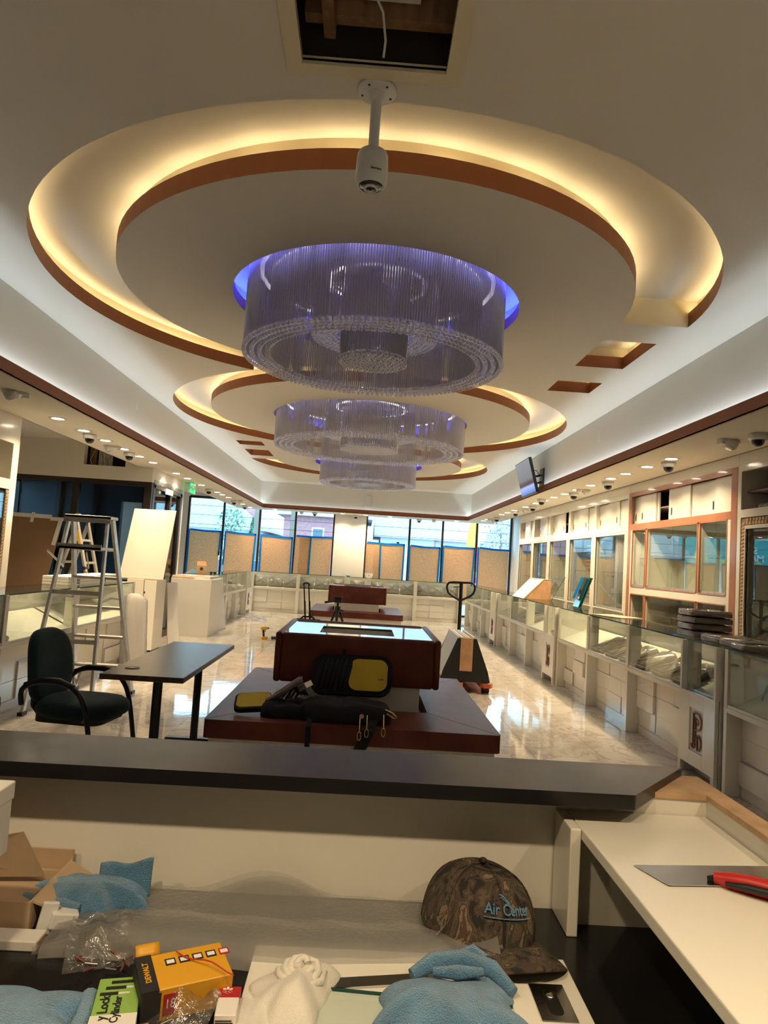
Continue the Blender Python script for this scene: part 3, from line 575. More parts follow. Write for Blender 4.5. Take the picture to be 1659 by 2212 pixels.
# exit sign
ex = thing('exit_sign', 'green edge-lit exit sign hanging from the soffit by the vestibule door', 'sign', (-3.28, 12.7, ZS))
MB().box(-3.36, -3.20, 12.68, 12.73, ZS-.03, ZS).build('canopy', 'white_plastic', ex, w=True); MB().box(-3.345, -3.24, 12.66, 12.75, ZS-.17, ZS-.03).build('housing', 'white_plastic', ex, w=True, bevel=.006)
MB().box(-3.235, -3.215, 12.52, 12.86, ZS-.20, ZS-.02).build('face', 'sign_green', ex, w=True)
txt('lettering', 'EXIT', .13, 'sign_white', ex, frame_M((-.0+.068, 0, -.11), (0, 1, 0), (0, 0, 1)))
txt('lettering', 'EXIT', .13, 'sign_white', ex, frame_M((.10, -.183, -.11), (1, 0, 0), (0, 0, 1)))
MB().sph((-3.29, 12.65, ZS-.15), .035, 12, 8).build('lamp_head', 'white_plastic', ex, w=True)
# speaker and small camera at the window end
sp = thing('wall_speaker', 'flat grey speaker on the cove wall at the window end', 'speaker', (.02, OY1+.1, 3.0)); MB().box(-.07, .09, OY1+.06, OY1+.098, 2.93, 3.22).build('grille', 'white_metal', sp, w=True, bevel=.004); MB().box(-.078, .098, OY1+.08, OY1+.0985, 2.922, 3.228).build('frame', 'white_plastic', sp, w=True)
c4 = thing('ceiling_camera', 'small white camera on a drop mount beyond the last chandelier', 'camera', (.0, 16.7, ZC)); MB().cyl((0, 0, 0), (0, 0, -.17), .02, n=10).build('pole', 'white_metal', c4); MB().lathe([(.02, -.15), (.07, -.17), (.075, -.22), (.05, -.25), (.001, -.255)], n=18).build('housing', 'white_plastic', c4); MB().cyl((0, 0, -.01), (0, 0, 0), .07, n=16).build('mounting_plate', 'white_metal', c4)
# ================================================================ display counters
HC, ZRAIL, DPT = 1.05, .645, .52
def emblem(par, cx, cz, s, y, k=1):
    """copper monogram: a tall P whose stem hooks into a J, a small D beside its foot"""
    b = MB(); P = lambda x, z: (cx+x*s, y, cz+z*s)
    t = lambda pts, r=.05: b.tube([P(*q) for q in pts], r*s*.8, 6, up=(0, 1, 0))
    bow = lambda x, z, rx, rz, a0, a1, n=10: [(x+rx*cos(radians(a0+(a1-a0)*i/n)), z+rz*sin(radians(a0+(a1-a0)*i/n))) for i in range(n+1)]
    t([(-.30, .80), (.05, .80)]+bow(.05, .42, .42, .38, 90, -90)+[(-.12, .04)])
    t([(-.30, .80), (-.30, -.45)]+bow(-.45, -.55, .15, .17, 20, -100, 6), .055)
    t([(-.12, .62), (-.12, -.42)]+bow(-.30, -.62, .18, .24, 30, -170, 9), .05)
    t([(-.02, .55), (.12, .55)]+bow(.08, .40, .14, .14, 80, -60, 6), .03); t([(-.02, .40), (-.02, .16)], .03)
    t([(.10, -.18), (.10, -.86), (.22, -.86)]+bow(.2, -.52, .26, .34, -90, 90)+[(.10, -.18)], .05)
    return b.build('emblem', 'copper', par)
def glassbox(par, x0, x1, z0, z1, y=.0):
    MB().box(x0, x1, y, y+.006, z0, z1).build('glass_pane', 'glass', par)
    b = MB(); b.box(x0, x1, y-.0005, y+.0065, z1-.003, z1); b.build('glass_edge', 'glass_edge', par)
def tiles(par, x0, x1, z0, z1, y, seed, nx=3, nz=3):
    rg = random.Random(seed); w = (x1-x0)/nx; h = (z1-z0)/nz
    for i in range(nx):
        top = z0
        for j in range(nz):
            if rg.random() < .12 or z0+h*j < top-.001: continue
            t_ = rg.choice((.008, .016, .034)); hh = h*(2 if (j < nz-1 and rg.random() < .2) else 1); top = z0+h*j+hh
            MB().box(x0+w*i+.0015, x0+w*(i+1)-.0015, y-t_, y, z0+h*j+.0015, min(z0+h*j+hh, z1)-.0015).build('panel_tile', 'lacquer', par, bevel=.0015, seg=1)
def counter(label, loc, rz, bays, seed=1, endl=True, endr=True, deck=True, name='display_counter', group='glass display counters'):
    """bays: (x0, x1, kind); kind 'bay' glazed over a recessed tiled base, 'logo' glazed over an emblem panel, 'solid' closed"""
    t = thing(name, label, 'counter', loc, rz, group); L0, L1 = bays[0][0], bays[-1][1]
    MB().box(L0, L1, DPT-.02, DPT, 0, HC-.012).build('back_panel', 'lacquer_dull', t)
    MB().box(L0+.01, L1-.01, .03, DPT-.02, ZRAIL-.045, ZRAIL-.02).build('deck', 'deckcream', t)
    xs = sorted({b[0] for b in bays}|{L1})
    for x in xs:
        w = .03 if L0 < x < L1 else .045
        a, b_ = (x, x+w) if x == L0 else ((x-w, x) if x == L1 else (x-w, x+w))
        MB().box(a, b_, .035, .16, 0, HC-.012).build('post', 'lacquer', t, bevel=.003)
    if endl: MB().box(L0, L0+.03, .06, DPT, 0, HC-.012).build('end_panel', 'lacquer', t)
    if endr: MB().box(L1-.03, L1, .06, DPT, 0, HC-.012).build('end_panel', 'lacquer', t)
    for q, (x0, x1, kind) in enumerate(bays):
        g0, g1 = x0+.03, x1-.03
        MB().box(x0+.01, x1-.01, 0.035, DPT, HC-.01, HC).build('glass_top', 'glass', t)
        MB().box(x0+.01, x1-.01, 0.033, .037, HC-.009, HC-.001).build('glass_edge', 'glass_edge', t)
        if kind == 'solid':
            MB().box(g0, g1, .05, .08, .06, HC-.02).build('front_panel', 'lacquer', t); continue
        glassbox(t, g0, g1, ZRAIL, HC-.012, .045)
        MB().hexa([(g0, .10, ZRAIL-.018), (g1, .10, ZRAIL-.018), (g1, DPT-.04, ZRAIL+.16), (g0, DPT-.04, ZRAIL+.16), (g0, .10, ZRAIL-.012), (g1, .10, ZRAIL-.012), (g1, DPT-.04, ZRAIL+.166), (g0, DPT-.04, ZRAIL+.166)]).build('slanted_deck', 'deckcream', t)
        if kind == 'logo':
            p = MB(); cx = (x0+x1)/2; w, z0, z1 = .11, .20, .53
            p.box(x0, cx-w, .0, .03, .09, ZRAIL).box(cx+w, x1, .0, .03, .09, ZRAIL).box(cx-w, cx+w, .0, .03, .09, z0).box(cx-w, cx+w, .0, .03, z1, ZRAIL).box(x0, x0+.045, 0, .03, 0, .09).box(x1-.045, x1, 0, .03, 0, .09)
            p.box(x0, x0+.03, 0, .04, ZRAIL, HC-.012).box(x1-.03, x1, 0, .04, ZRAIL, HC-.012)
            lp = p.build('logo_panel', 'lacquer', t, bevel=.002); MB().box(cx-w, cx+w, .014, .018, z0, z1).build('logo_back', 'white_metal', lp)
            emblem(lp, cx, (z0+z1)/2, .165, .006); MB().box(x0+.02, x1-.02, .12, .14, 0, .55).build('kick_panel', 'lacquer_dull', t)
        else:
            MB().box(g0-.01, g1+.01, .04, .07, ZRAIL-.058, ZRAIL).build('rail', 'lacquer', t, bevel=.002)
            MB().box(g0-.01, g1+.01, .165, .18, .0, ZRAIL-.05).build('base_panel', 'lacquer', t); MB().box(g0, g1, .155, .165, .0, .075).build('skirting', 'lacquer', t)
            tiles(t, g0, g1, .085, ZRAIL-.06, .165, seed*17+q)
    return t
# wrapped jewellery trays
tr = thing('display_tray', 'x', 'tray', (0, 0, 0))
MB().box(-.17, .17, -.14, .14, 0, .035).build('tray_body', 'linen', tr, bevel=.006)
MB().box(-.15, .15, -.12, .12, .035, .045).build('insert', 'linen', tr, bevel=.004)
q = MB()
for z in (.016, .03): q.box(-.172, .172, -.142, .142, z, z+.003)
q.build('edge_band', 'rawwood', tr)
def wrapfn(u, v):
    a = 2*pi*u; r = .5+.5*(1-abs(2*v-1)**6); x = (abs(cos(a))**.25)*(1 if cos(a) > 0 else -1); y = (abs(sin(a))**.25)*(1 if sin(a) > 0 else -1)
    k = 1+.018*sin(31*a+9*v)+.012*sin(53*a-20*v); s = min(1, 8*v, 8*(1-v)); s = sin(pi/2*s)
    return (x*.178*k*s, y*.148*k*s, -.002+.056*v+.004*sin(41*a)*v)
MB().grid(wrapfn, 72, 9, wrap=True).build('wrap_film', 'film', tr)
firsttray = [True]
def tray(loc, rot, label, group, sc_=1):
    if firsttray[0]: o = tr; firsttray[0] = False
    else: o = dup(tr, loc)
    o.location = loc; o.rotation_euler = rot; o.scale = (sc_, sc_, sc_); return tag(o, label, 'tray', group)
# right run: three units and the near one
UE = [13.57, 9.37, 5.07, .75]; far_ends = [17.80, 13.54, 9.33, 5.02]
rl = ['glass display counter with emblem, beside the pallet truck handle and windows', 'glass display counter carrying the tilted plywood-sided case', 'glass display counter carrying the wrapped tray stack, crinkled trays in two bays', 'glass display counter end beside the wooden wall cap of the service desk']
for k in range(4):
    L = far_ends[k]-UE[k]; lw = .57; b0 = (L-lw)/3
    counter(rl[k], (2.64, far_ends[k], 0), -pi/2, [(0, b0, 'bay'), (b0, 2*b0, 'bay'), (2*b0, 3*b0, 'bay'), (3*b0, L, 'logo')], seed=k+1)
    for bi in ((0, 1, 2), (0, 1, 3), (1, 2), ())[k]:
        x0, x1 = (b0*bi, b0*(bi+1)) if bi < 3 else (3*b0, L)
        n = 3 if bi < 3 else 1
        for i in range(n):
            yy = far_ends[k]-(x0+(x1-x0)*(i+.5)/n)
            tray((2.64+.235, yy, ZRAIL+.062), (0, -radians(22), 0) if False else (0, -radians(23), pi/2*0), 'plastic wrapped brown tray inside the counter '+['beside the pallet truck handle', 'under the tilted plywood-sided case', 'under the four-high tray stack', ''][k], 'wrapped trays in counter %d' % k, .98)
# far run under the windows
fb = [(-2.93, -1.71), (-1.71, -.445), (-.445, .175), (.175, 1.42), (1.42, 2.62)]
fn = ['by the left corner', 'next to the left corner unit', 'small middle unit', 'right of the small middle unit', 'by the right corner']
for k, (a, b) in enumerate(fb):
    counter('glass display counter under the shop windows, '+fn[k], (a, 18.4, 0), 0, [(0, b-a, 'bay')], seed=20+k, endl=True, endr=True)
    n = 3 if k != 2 else 1
    for i in range(n): tray((a+(b-a)*(i+.5)/n, 18.4+.27, ZRAIL+.155), (radians(58), 0, 0), 'plastic wrapped brown tray in the window counter, '+fn[k], 'wrapped trays in window counter %d' % k, 1.1)
# left runs
counter('glass display counter behind the stepladder, wrapped trays under its glass', (-2.92, 4.3, 0), pi/2, [(0, 1.6, 'bay'), (1.6, 3.05, 'bay'), (3.05, 4.82, 'bay')], seed=41)
for i in range(3): tray((-3.16, 5.05+.42*i, ZRAIL+.05), (0, radians(22), pi/2*0), 'plastic wrapped dark tray lying in the counter behind the green chair', 'wrapped trays in left counter', 1.05)
for i in range(2): tray((-3.14, 5.2+.5*i, ZRAIL+.12), (0, radians(25), .1), 'plastic wrapped dark tray lying in the counter behind the green chair', 'wrapped trays in left counter', 1.05)
MB_ = counter('glass display counter with plain cream end panel near the vestibule door', (-2.85, 13.15, 0), pi/2, [(0, .57, 'logo'), (.57, 1.75, 'bay'), (1.75, 2.95, 'bay'), (2.95, 4.15, 'bay'), (4.15, 4.75, 'logo')], seed=43)
for i in range(9): tray((-3.09, 13.15+.62+.38*i, ZRAIL+.06), (0, radians(23), 0), 'plastic wrapped tray in the counter by the vestibule door', 'wrapped trays by the vestibule door', .95)
# cream carcass end standing before it, with a strip of raw edge on top
ec = thing('counter_end_cabinet', 'plain cream counter end cabinet with a raw wooden strip, near the vestibule door', 'cabinet', (-3.0, 12.7, 0))
MB().box(-3.37, -2.66, 12.30, 13.14, .0, 1.0).build('side_panel', 'lacquer_dull', ec, w=True, bevel=.003); MB().box(-3.37, -2.70, 12.36, 13.14, 1.0, 1.05).build('top', 'lacquer', ec, w=True); MB().box(-3.37, -2.98, 12.31, 12.36, 1.0, 1.022).build('raw_strip', 'rawwood', ec, w=True)
# ================================================================ wall cabinets (right)
def pull(par, x, z, y=0): MB().box(x-.014, x+.014, y-.003, y, z-.045, z+.045).build('recessed_pull', 'black_metal', par); 
def slidedoor(par, x0, x1, z0, z1, y, pl=None):
    d = MB().box(x0, x1, y, y+.018, z0, z1).build('sliding_door', 'lacquer', par, bevel=.002)
    if pl is not None:
        MB().box(pl-.015, pl+.015, y-.002, y, z0+.05, z0+.14).build('recessed_pull', 'steel', d); MB().box(pl-.008, pl+.008, y-.0035, y-.002, z0+.065, z0+.125).build('pull_slot', 'black_metal', d)
FX, CD = 3.49, .42
def cabinet(label, y_far, L, style, doors, seed=0, shelves=2):
    t = thing('wall_cabinet', label, 'cabinet', (FX, y_far, 0), -pi/2, 'wall cabinets with mirror backs'); fm = 'lacquer'
    MB().box(0, L, CD-.01, CD, 0, 2.62).build('back_panel', 'lacquer_dull', t)
    MB().box(0, L, .0, .02, 2.62, 2.74).build('fascia', 'lacquer', t)
    for x in (0, L-.03): MB().box(x, x+.03, .0, CD, 0, 2.62).build('side_panel', 'lacquer', t)
    MB().box(.03, L-.03, .03, CD, 2.60, 2.62).build('top_panel', 'lacquer', t); MB().box(.03, L-.03, .03, CD, 2.17, 2.20).build('shelf_board', 'lacquer', t)
    MB().box(.03, L-.03, .02, .04, 0, .95).build('base_door', 'lacquer', t)
    MB().box(.03, L-.03, .045, CD-.01, 2.20, 2.60).build('cubby_liner', 'cubby', t) if False else None
    MB().box(.031, L-.031, CD-.03, CD-.012, 2.2, 2.6).build('cubby_back', 'cubby', t); MB().box(.031, L-.031, .06, CD-.03, 2.37, 2.385).build('cubby_shelf', 'cubby', t)
    for d0, d1, yy, pl in doors: slidedoor(t, .03+d0, .03+d1, 2.205, 2.565, .022+.022*yy, None if pl is None else .03+pl)
    if style == 'cream':
        MB().box(0, .045, -.012, .0, 0, 2.62).build('stile', fm, t); MB().box(L-.045, L, -.012, .0, 0, 2.62).build('stile', fm, t)
        MB().box(.045, L-.045, -.012, .02, 2.565, 2.62).build('rail', fm, t); MB().box(.045, L-.045, -.012, .02, 2.12, 2.205).build('rail', fm, t); MB().box(.045, L-.045, -.012, .02, .95, 1.02).build('rail', fm, t)
        wins = [(.085, L-.085, 1.05, 2.08)]
    elif style == 'brown':
        for x0, x1, z0, z1 in ((0, .09, 0, 2.62), (L-.11, L, 0, 2.62), (.09, L-.11, 2.565, 2.62), (.09, L-.11, 2.13, 2.205)): MB().box(x0, x1, -.014, .0, z0, z1).build('brown_frame_board', 'brownframe', t, bevel=.002)
        for x0, x1, z0, z1 in ((.09, .14, .9, 2.13), (L-.17, L-.11, .9, 2.13), (.14, L-.17, 1.305, 1.39), (.14, L-.17, .9, .96)): MB().box(x0, x1, -.010, .0, z0, z1).build('cream_frame_board', 'lacquer', t)
        ws = [(.15, .56), (.62, 1.90), (1.96, L-.18)]; wins = [(a, b, 1.40, 2.12) for a, b in ws]+[(a, b, .97, 1.295) for a, b in ws]
        for a, b, z0, z1 in wins:
            q = MB(); q.box(a-.012, a, -.013, 0, z0, z1).box(b, b+.012, -.013, 0, z0, z1).box(a, b, -.013, 0, z1, z1+.012).box(a, b, -.013, 0, z0-.012, z0); q.build('brown_bead', 'brownframe', t)
    else:
        MB().box(0, .06, -.012, 0, 0, 2.62).build('stile', fm, t); MB().box(.06, L, -.012, .02, 2.565, 2.62).build('rail', fm, t); MB().box(.06, L, -.012, .02, 2.13, 2.205).build('rail', fm, t)
        lace = MB()
        for z0 in [1.0+.033*i for i in range(33)]: lace.box(.075, .1, -.010, -.004, z0, z0+.022).box(.1, .125, -.010, -.004, z0+.008, z0+.030)
        for i in range(int((L-.1)/.05)): lace.box(.14+.05*i, .178+.05*i, -.010, -.004, 2.062, 2.09).box(.155+.05*i, .186+.05*i, -.010, -.004, 2.095, 2.118)
        MB().box(.06, .135, -.004, .0, .95, 2.125).build('lace_band_back', 'linen', t); MB().box(.135, L, -.004, 0, 2.055, 2.125).build('lace_band_back', 'linen', t)
        tag(lace.build('lace_pattern', 'rawwood', t), kind='stuff'); wins = [(.17, L-.1, 1.0, 2.02)]
    if style != 'brown':
        for a, b, z0, z1 in wins:
            q = MB()
            for w_, dd in ((.035, .016), (.018, .026)): q.box(a-w_, a, -dd, 0, z0-w_, z1+w_).box(b, b+w_, -dd, 0, z0-w_, z1+w_).box(a, b, -dd, 0, z1, z1+w_).box(a, b, -dd, 0, z0-w_, z0)
            q.build('window_moulding', 'lacquer', t, bevel=.003)
    for a, b, z0, z1 in wins:
        MB().box(a-.02, b+.02, CD-.04, CD-.035, z0-.02, z1+.02).build('mirror_back', 'mirror', t)
        r = MB(); r.box(a-.02, a-.005, .0, CD-.04, z0-.02, z1+.02).box(b+.005, b+.02, .0, CD-.04, z0-.02, z1+.02).box(a-.02, b+.02, 0, CD-.04, z0-.022, z0-.008).box(a-.02, b+.02, 0, CD-.04, z1+.008, z1+.02); r.build('case_lining', 'lacquer_dull', t)
        m = (a+b)/2; MB().box(a, m+.02, .012, .017, z0, z1).build('glass_door', 'glass', t); MB().box(m-.02, b, .022, .027, z0, z1).build('glass_door', 'glass', t)
        MB().box(a, b, .005, .032, z0-.006, z0+.022).build('door_track', 'alu', t)
        ns = shelves if z1-z0 > .5 else 0
        for i in range(ns):
            z = z0+(z1-z0)*(i+1)/(ns+1); MB().box(a, b, .09, CD-.05, z, z+.006).build('glass_shelf', 'glass', t); MB().box(a, b, .088, .091, z, z+.006).build('glass_edge', 'glass_edge', t)
    return t
CB = [15.50, 14.19, 12.96, 11.71, 10.39, 9.05, 6.37, 3.2]
Ls = [CB[i]-CB[i+1]-.004 for i in range(7)]
def drs(L, spec): return [((L-.06)*a, (L-.06)*b, y, None if p is None else (L-.06)*p) for a, b, y, p in spec]
cabinet('cream wall cabinet nearest the shop windows, its sliding doors ajar', CB[0], Ls[0], 'cream', drs(Ls[0], [(.30, .68, 0, .64), (.60, 1, 1, None)]))
cabinet('cream wall cabinet with one sliding door ajar, second from the shop windows', CB[1], Ls[1], 'cream', drs(Ls[1], [(.30, .76, 0, .34), (.74, 1, 1, None)]))
cabinet('cream wall cabinet with its end door slid open, third from the shop windows', CB[2], Ls[2], 'cream', drs(Ls[2], [(0, .34, 1, .06), (.30, .72, 0, .66)]))
cabinet('cream wall cabinet with closed doors and stacked shelf slats behind its glass', CB[3], Ls[3], 'cream', drs(Ls[3], [(0, .38, 1, .04), (.30, .66, 0, .60), (.66, 1, 1, None)]), shelves=1)
cabinet('cream wall cabinet with fogged glass panel, beside the brown framed cabinet', CB[4], Ls[4], 'cream', drs(Ls[4], [(0, .36, 1, .05), (.34, .68, 0, .62), (.68, 1, 1, None)]), shelves=1)
cabinet('wide wall cabinet framed in brown boards, with six windows', CB[5], Ls[5], 'brown', drs(Ls[5], [(.01, .14, 1, .03), (.10, .28, 0, .13), (.27, .30, 1, None), (.42, .62, 0, .45), (.60, .83, 1, .80), (.83, 1, 0, None)]), shelves=1)
cabinet('wall cabinet with lace patterned trim and open purple cubby, beside the brown framed cabinet', CB[6], Ls[6], 'lace', [(.9, 1.9, 0, 1.0)], shelves=0)
for i in range(3): tray((FX+.20, 6.1-.36*i, 1.06), (0, -radians(38), 0), 'wrapped tray leaning in the lace trimmed cabinet', 'trays in lace trimmed cabinet', 1.2)
tray((FX+.2, 6.62, 1.06), (0, -radians(35), 0), 'wrapped dark tray behind the lowest small window of the brown framed cabinet', 'tray in brown cabinet', .85)
tray((FX+.2, 6.05, 2.215), (0, 0, 0), 'brown wrapped tray lying in the open purple cubby, away from the shelf', 'trays in open cubby', .8); tray((FX+.2, 5.72, 2.215), (0, -radians(20), .2), 'brown wrapped tray tilted up in the open purple cubby', 'trays in open cubby', .8)
# slats stacked behind the glass, fogged pane, leaning panes
sl = MB(); g0 = None
for i in range(15):
    o = thing('shelf_slat', 'chrome edged glass slat racked behind the cabinet glass', 'slat', (FX+.2, 10.75, 1.15+.058*i), group='racked glass slats')
    MB().box(-.13, .13, -.24, .20, 0, .010).build('pane', 'glass_edge', o); MB().box(-.14, -.13, -.24, .20, -.002, .014).build('chrome_edge', 'chrome', o)
fp = thing('fogged_pane', 'pale green glass panel with hole marks standing in the cabinet beside the brown frame', 'glass panel', (FX+.12, 10.0, 1.03)); MB().box(-.004, .004, -.25, .25, 0, 1.03).build('pane', 'film_milky', fp)
q = MB()
for z in (.22, .48, .75): q.box(-.006, -.004, -.13, -.09, z, z+.008).box(-.006, -.004, .1, .14, z, z+.008)
q.build('hole_slots', 'black_plastic', fp)
lg = thing('glass_pane_stack', 'dark glass panes with a blue edge film leaning on the counter against the cabinets', 'glass panel', (2.93, 9.75, HC))
for i in range(2): MB().hexa([(.10+.03*i, -.13, 0), (.10+.03*i, .13, 0), (.115+.03*i, .13, 0), (.115+.03*i, -.13, 0), (.25+.03*i, -.13, .42), (.25+.03*i, .13, .42), (.265+.03*i, .13, .42), (.265+.03*i, -.13, .42)]).build('pane', 'glass_edge', lg)
MB().hexa([(.09, .02, .12), (.09, .12, .12), (.097, .12, .12), (.097, .02, .12), (.205, .02, .42), (.205, .12, .42), (.212, .12, .42), (.212, .02, .42)]).build('edge_film', 'bluetape', lg)
lg2 = thing('leaning_glass', 'clear glass pane leaning beside the tilted plywood-sided case', 'glass panel', (3.12, 11.55, HC))
MB().hexa([(.0, -.2, 0), (.0, .2, 0), (.008, .2, 0), (.008, -.2, 0), (.22, -.2, .40), (.22, .2, .40), (.228, .2, .40), (.228, -.2, .40)]).build('pane', 'glass', lg2); MB().hexa([(.0, -.204, 0), (.0, -.2, 0), (.008, -.2, 0), (.008, -.204, 0), (.22, -.204, .40), (.22, -.2, .40), (.228, -.2, .40), (.228, -.204, .40)]).build('edge', 'glass_edge', lg2)
# tilted case on the counter
tc_ = thing('slanted_case', 'slanted white topped case with bare plywood side lying on the counter', 'case', (2.9, 12.0, HC))
prof = [(-.18, 0), (.27, 0), (.27, .33), (.13, .33)]
MB().prism([(x, z) for x, z in prof], -.40, -.385, frame_M((0, 0, 0), (1, 0, 0), (0, 0, 1))).build('ply_side', 'ply', tc_) if False else None
def xz(poly, y0, y1): # prism along y from an xz outline
    b = MB(); n = len(poly); q = [(x, y, z) for y in (y0, y1) for x, z in poly]; b.add(q, [(i, (i+1) % n, n+(i+1) % n, n+i) for i in range(n)]+[tuple(range(n)), tuple(range(2*n-1, n-1, -1))]); return b
xz(prof, -.42, -.405).build('ply_side', 'ply', tc_); xz(prof, .40, .415).build('ply_side', 'ply', tc_)
MB().hexa([(-.19, -.43, 0), (.125, -.43, .34), (.125, .42, .34), (-.19, .42, 0), (-.17, -.43, 0), (.14, -.43, .325), (.14, .42, .325), (-.17, .42, 0)]).build('slanted_top', 'white_metal', tc_); MB().box(.11, .28, -.42, .415, .32, .335).build('top_board', 'lacquer', tc_); MB().box(.255, .27, -.405, .40, 0, .32).build('back_board', 'ply', tc_)
# stacks of wrapped trays on the near counter
nt_ = 0
for i in range(4): tray((2.94, 5.86, HC+.002+.058*i), (0, 0, .06*(-1)**i), ['bottom', 'second lowest', 'second highest', 'topmost'][i]+' wrapped brown tray of the four-high stack on the glass counter', 'tray stack on the counter', 1.0)
for i in range(2): tray((2.92, 5.40-.30*i, HC+.002), (0, 0, .15*i), ['wrapped brown tray with blue sheen lying beside the four-high stack', 'wrapped brown tray lying next to a single tray on the glass counter'][i], None, 1.0)
tray((2.82, 4.90, HC+.002), (0, 0, -.1), 'small wrapped tray at the counter joint beside the emblem bay', None, .7)
cbx = thing('cardboard_sheet', 'thin tan cardboard sheet lying on the glass counter by the emblem joint', 'cardboard', (2.95, 7.95, HC+.002)); MB().obox((0, 0, .003), (.34, .5, .005), (0, 0, .4)).build('sheet', 'carton', cbx)
# left wall cabinet, seen end on, and things in front of the vestibule
def lcab():
    t = thing('wall_cabinet', 'cream wall cabinet end with lace trim beside the vestibule alcove', 'cabinet', (SL, 4.0, 0), pi/2, 'wall cabinets with mirror backs'); L = 3.03
    MB().box(0, L, .40, .42, 0, 2.74).build('back_panel', 'lacquer_dull', t); MB().box(0, L, -.01, .4, 2.52, 2.74).build('fascia', 'lacquer', t); MB().box(L-.03, L, 0, .4, 0, 2.52).build('side_panel', 'lacquer', t); MB().box(0, L-.03, 0, .4, 2.02, 2.06).build('shelf_board', 'lacquer', t)
    for x in (L-.12,): MB().box(x, L, -.012, 0, 0, 2.52).build('stile', 'lacquer', t)
    MB().box(0, L-.12, -.012, 0, 2.0, 2.10).build('rail', 'lacquer', t); MB().box(0, L-.12, -.012, 0, 2.46, 2.52).build('rail', 'lacquer', t)
    MB().box(0, L-.13, .36, .38, 2.06, 2.52).build('cubby_back', 'cubby', t); MB().box(L-.17, L-.12, -.006, 0, 0, 2.0).build('lace_band_back', 'linen', t)
    lace = MB()
    for i in range(30): lace.box(L-.165, L-.147, -.012, -.006, 1.0+.033*i, 1.022+.033*i).box(L-.145, L-.127, -.012, -.006, 1.01+.033*i, 1.03+.033*i)
    tag(lace.build('lace_pattern', 'rawwood', t), kind='stuff'); MB().box(0, L-.2, .3, .31, .95, 1.98).build('mirror_back', 'mirror', t); MB().box(0, L-.17, .0, .006, .95, 1.98).build('glass_door', 'glass', t); MB().box(0, L-.13, .0, .02, 0, .93).build('base_door', 'lacquer', t)
lcab()
# ================================================================ upholstered island benches
def bench(label, loc):
    t = thing('island_bench', label, 'bench', loc, 0, 'leather island benches')
    X, Y0, Y1, S = .945, -1.05, 1.06, .46; ix, iy0, iy1 = .52, -.50, .54
    MB().box(-X+.03, X-.03, Y0+.04, Y1-.04, 0, .345).build('base', 'lacquer_dull', t, bevel=.004)
    o = [(-X, Y0), (X, Y0), (X, Y1), (-X, Y1)]; n = [(-ix, iy0), (ix, iy0), (ix, iy1), (-ix, iy1)]
    for k in range(4):
        a, b, c, d = o[k], o[(k+1) % 4], n[(k+1) % 4], n[k]; cx = sum(p[0] for p in (a, b, c, d))/4; cy_ = sum(p[1] for p in (a, b, c, d))/4
        q = [(cx+(p[0]-cx)*.994, cy_+(p[1]-cy_)*.994) for p in (a, b, c, d)]
        MB().prism(q, .345, S).build('seat_cushion', 'leather', t, bevel=.022, seg=4, smooth=True)
    MB().box(-.47, .47, -.36, .42, .345, .62).build('pedestal', 'lacquer_dull', t)
    bx0, bx1, by0, by1, z0, z1 = -.60, .60, -.37, .78, .60, .955
    MB().box(bx0+.035, bx1-.035, by0-.01, by0+.05, z0, z1).build('back_pad', 'leather', t, bevel=.022, seg=4, smooth=True); MB().box(bx0+.035, bx1-.035, by1-.05, by1+.01, z0, z1).build('back_pad', 'leather', t, bevel=.022, seg=4, smooth=True)
    MB().box(bx0-.012, bx0+.04, by0-.004, by1+.004, z0-.004, z1+.004).build('side_pad', 'leather', t, bevel=.022, seg=4, smooth=True); MB().box(bx1-.04, bx1+.012, by0-.004, by1+.004, z0-.004, z1+.004).build('side_pad', 'leather', t, bevel=.022, seg=4, smooth=True)
    hx0, hx1, hy0, hy1 = -.305, .275, -.11, .43
    p = MB(); p.box(bx0+.04, hx0, by0+.05, by1-.05, z1-.03, z1-.012).box(hx1, bx1-.04, by0+.05, by1-.05, z1-.03, z1-.012).box(hx0, hx1, by0+.05, hy0, z1-.03, z1-.012).box(hx0, hx1, hy1, by1-.05, z1-.03, z1-.012); p.build('glossy_top', 'gloss_white', t)
    p = MB(); p.box(hx0-.01, hx0, hy0, hy1, z0, z1-.02).box(hx1, hx1+.01, hy0, hy1, z0, z1-.02).box(hx0, hx1, hy0-.01, hy0, z0, z1-.02).box(hx0, hx1, hy1, hy1+.01, z0, z1-.02).box(hx0, hx1, hy0, hy1, z0, z0+.01); p.build('planter_well', 'lacquer_dull', t)
    MB().tube([(.50, -.30, .36), (.55, -.30, .40), (.56, -.30, .44), (.53, -.30, .46)], .007, 8).build('floor_hook', 'chrome', t)
    return t
bench('square brown leather bench under the nearest chandelier, a black tool backpack on its seat', (0, 5.5, 0))
bench('square brown leather bench near the shop windows, behind the tripod', (-.09, 14.92, 0))
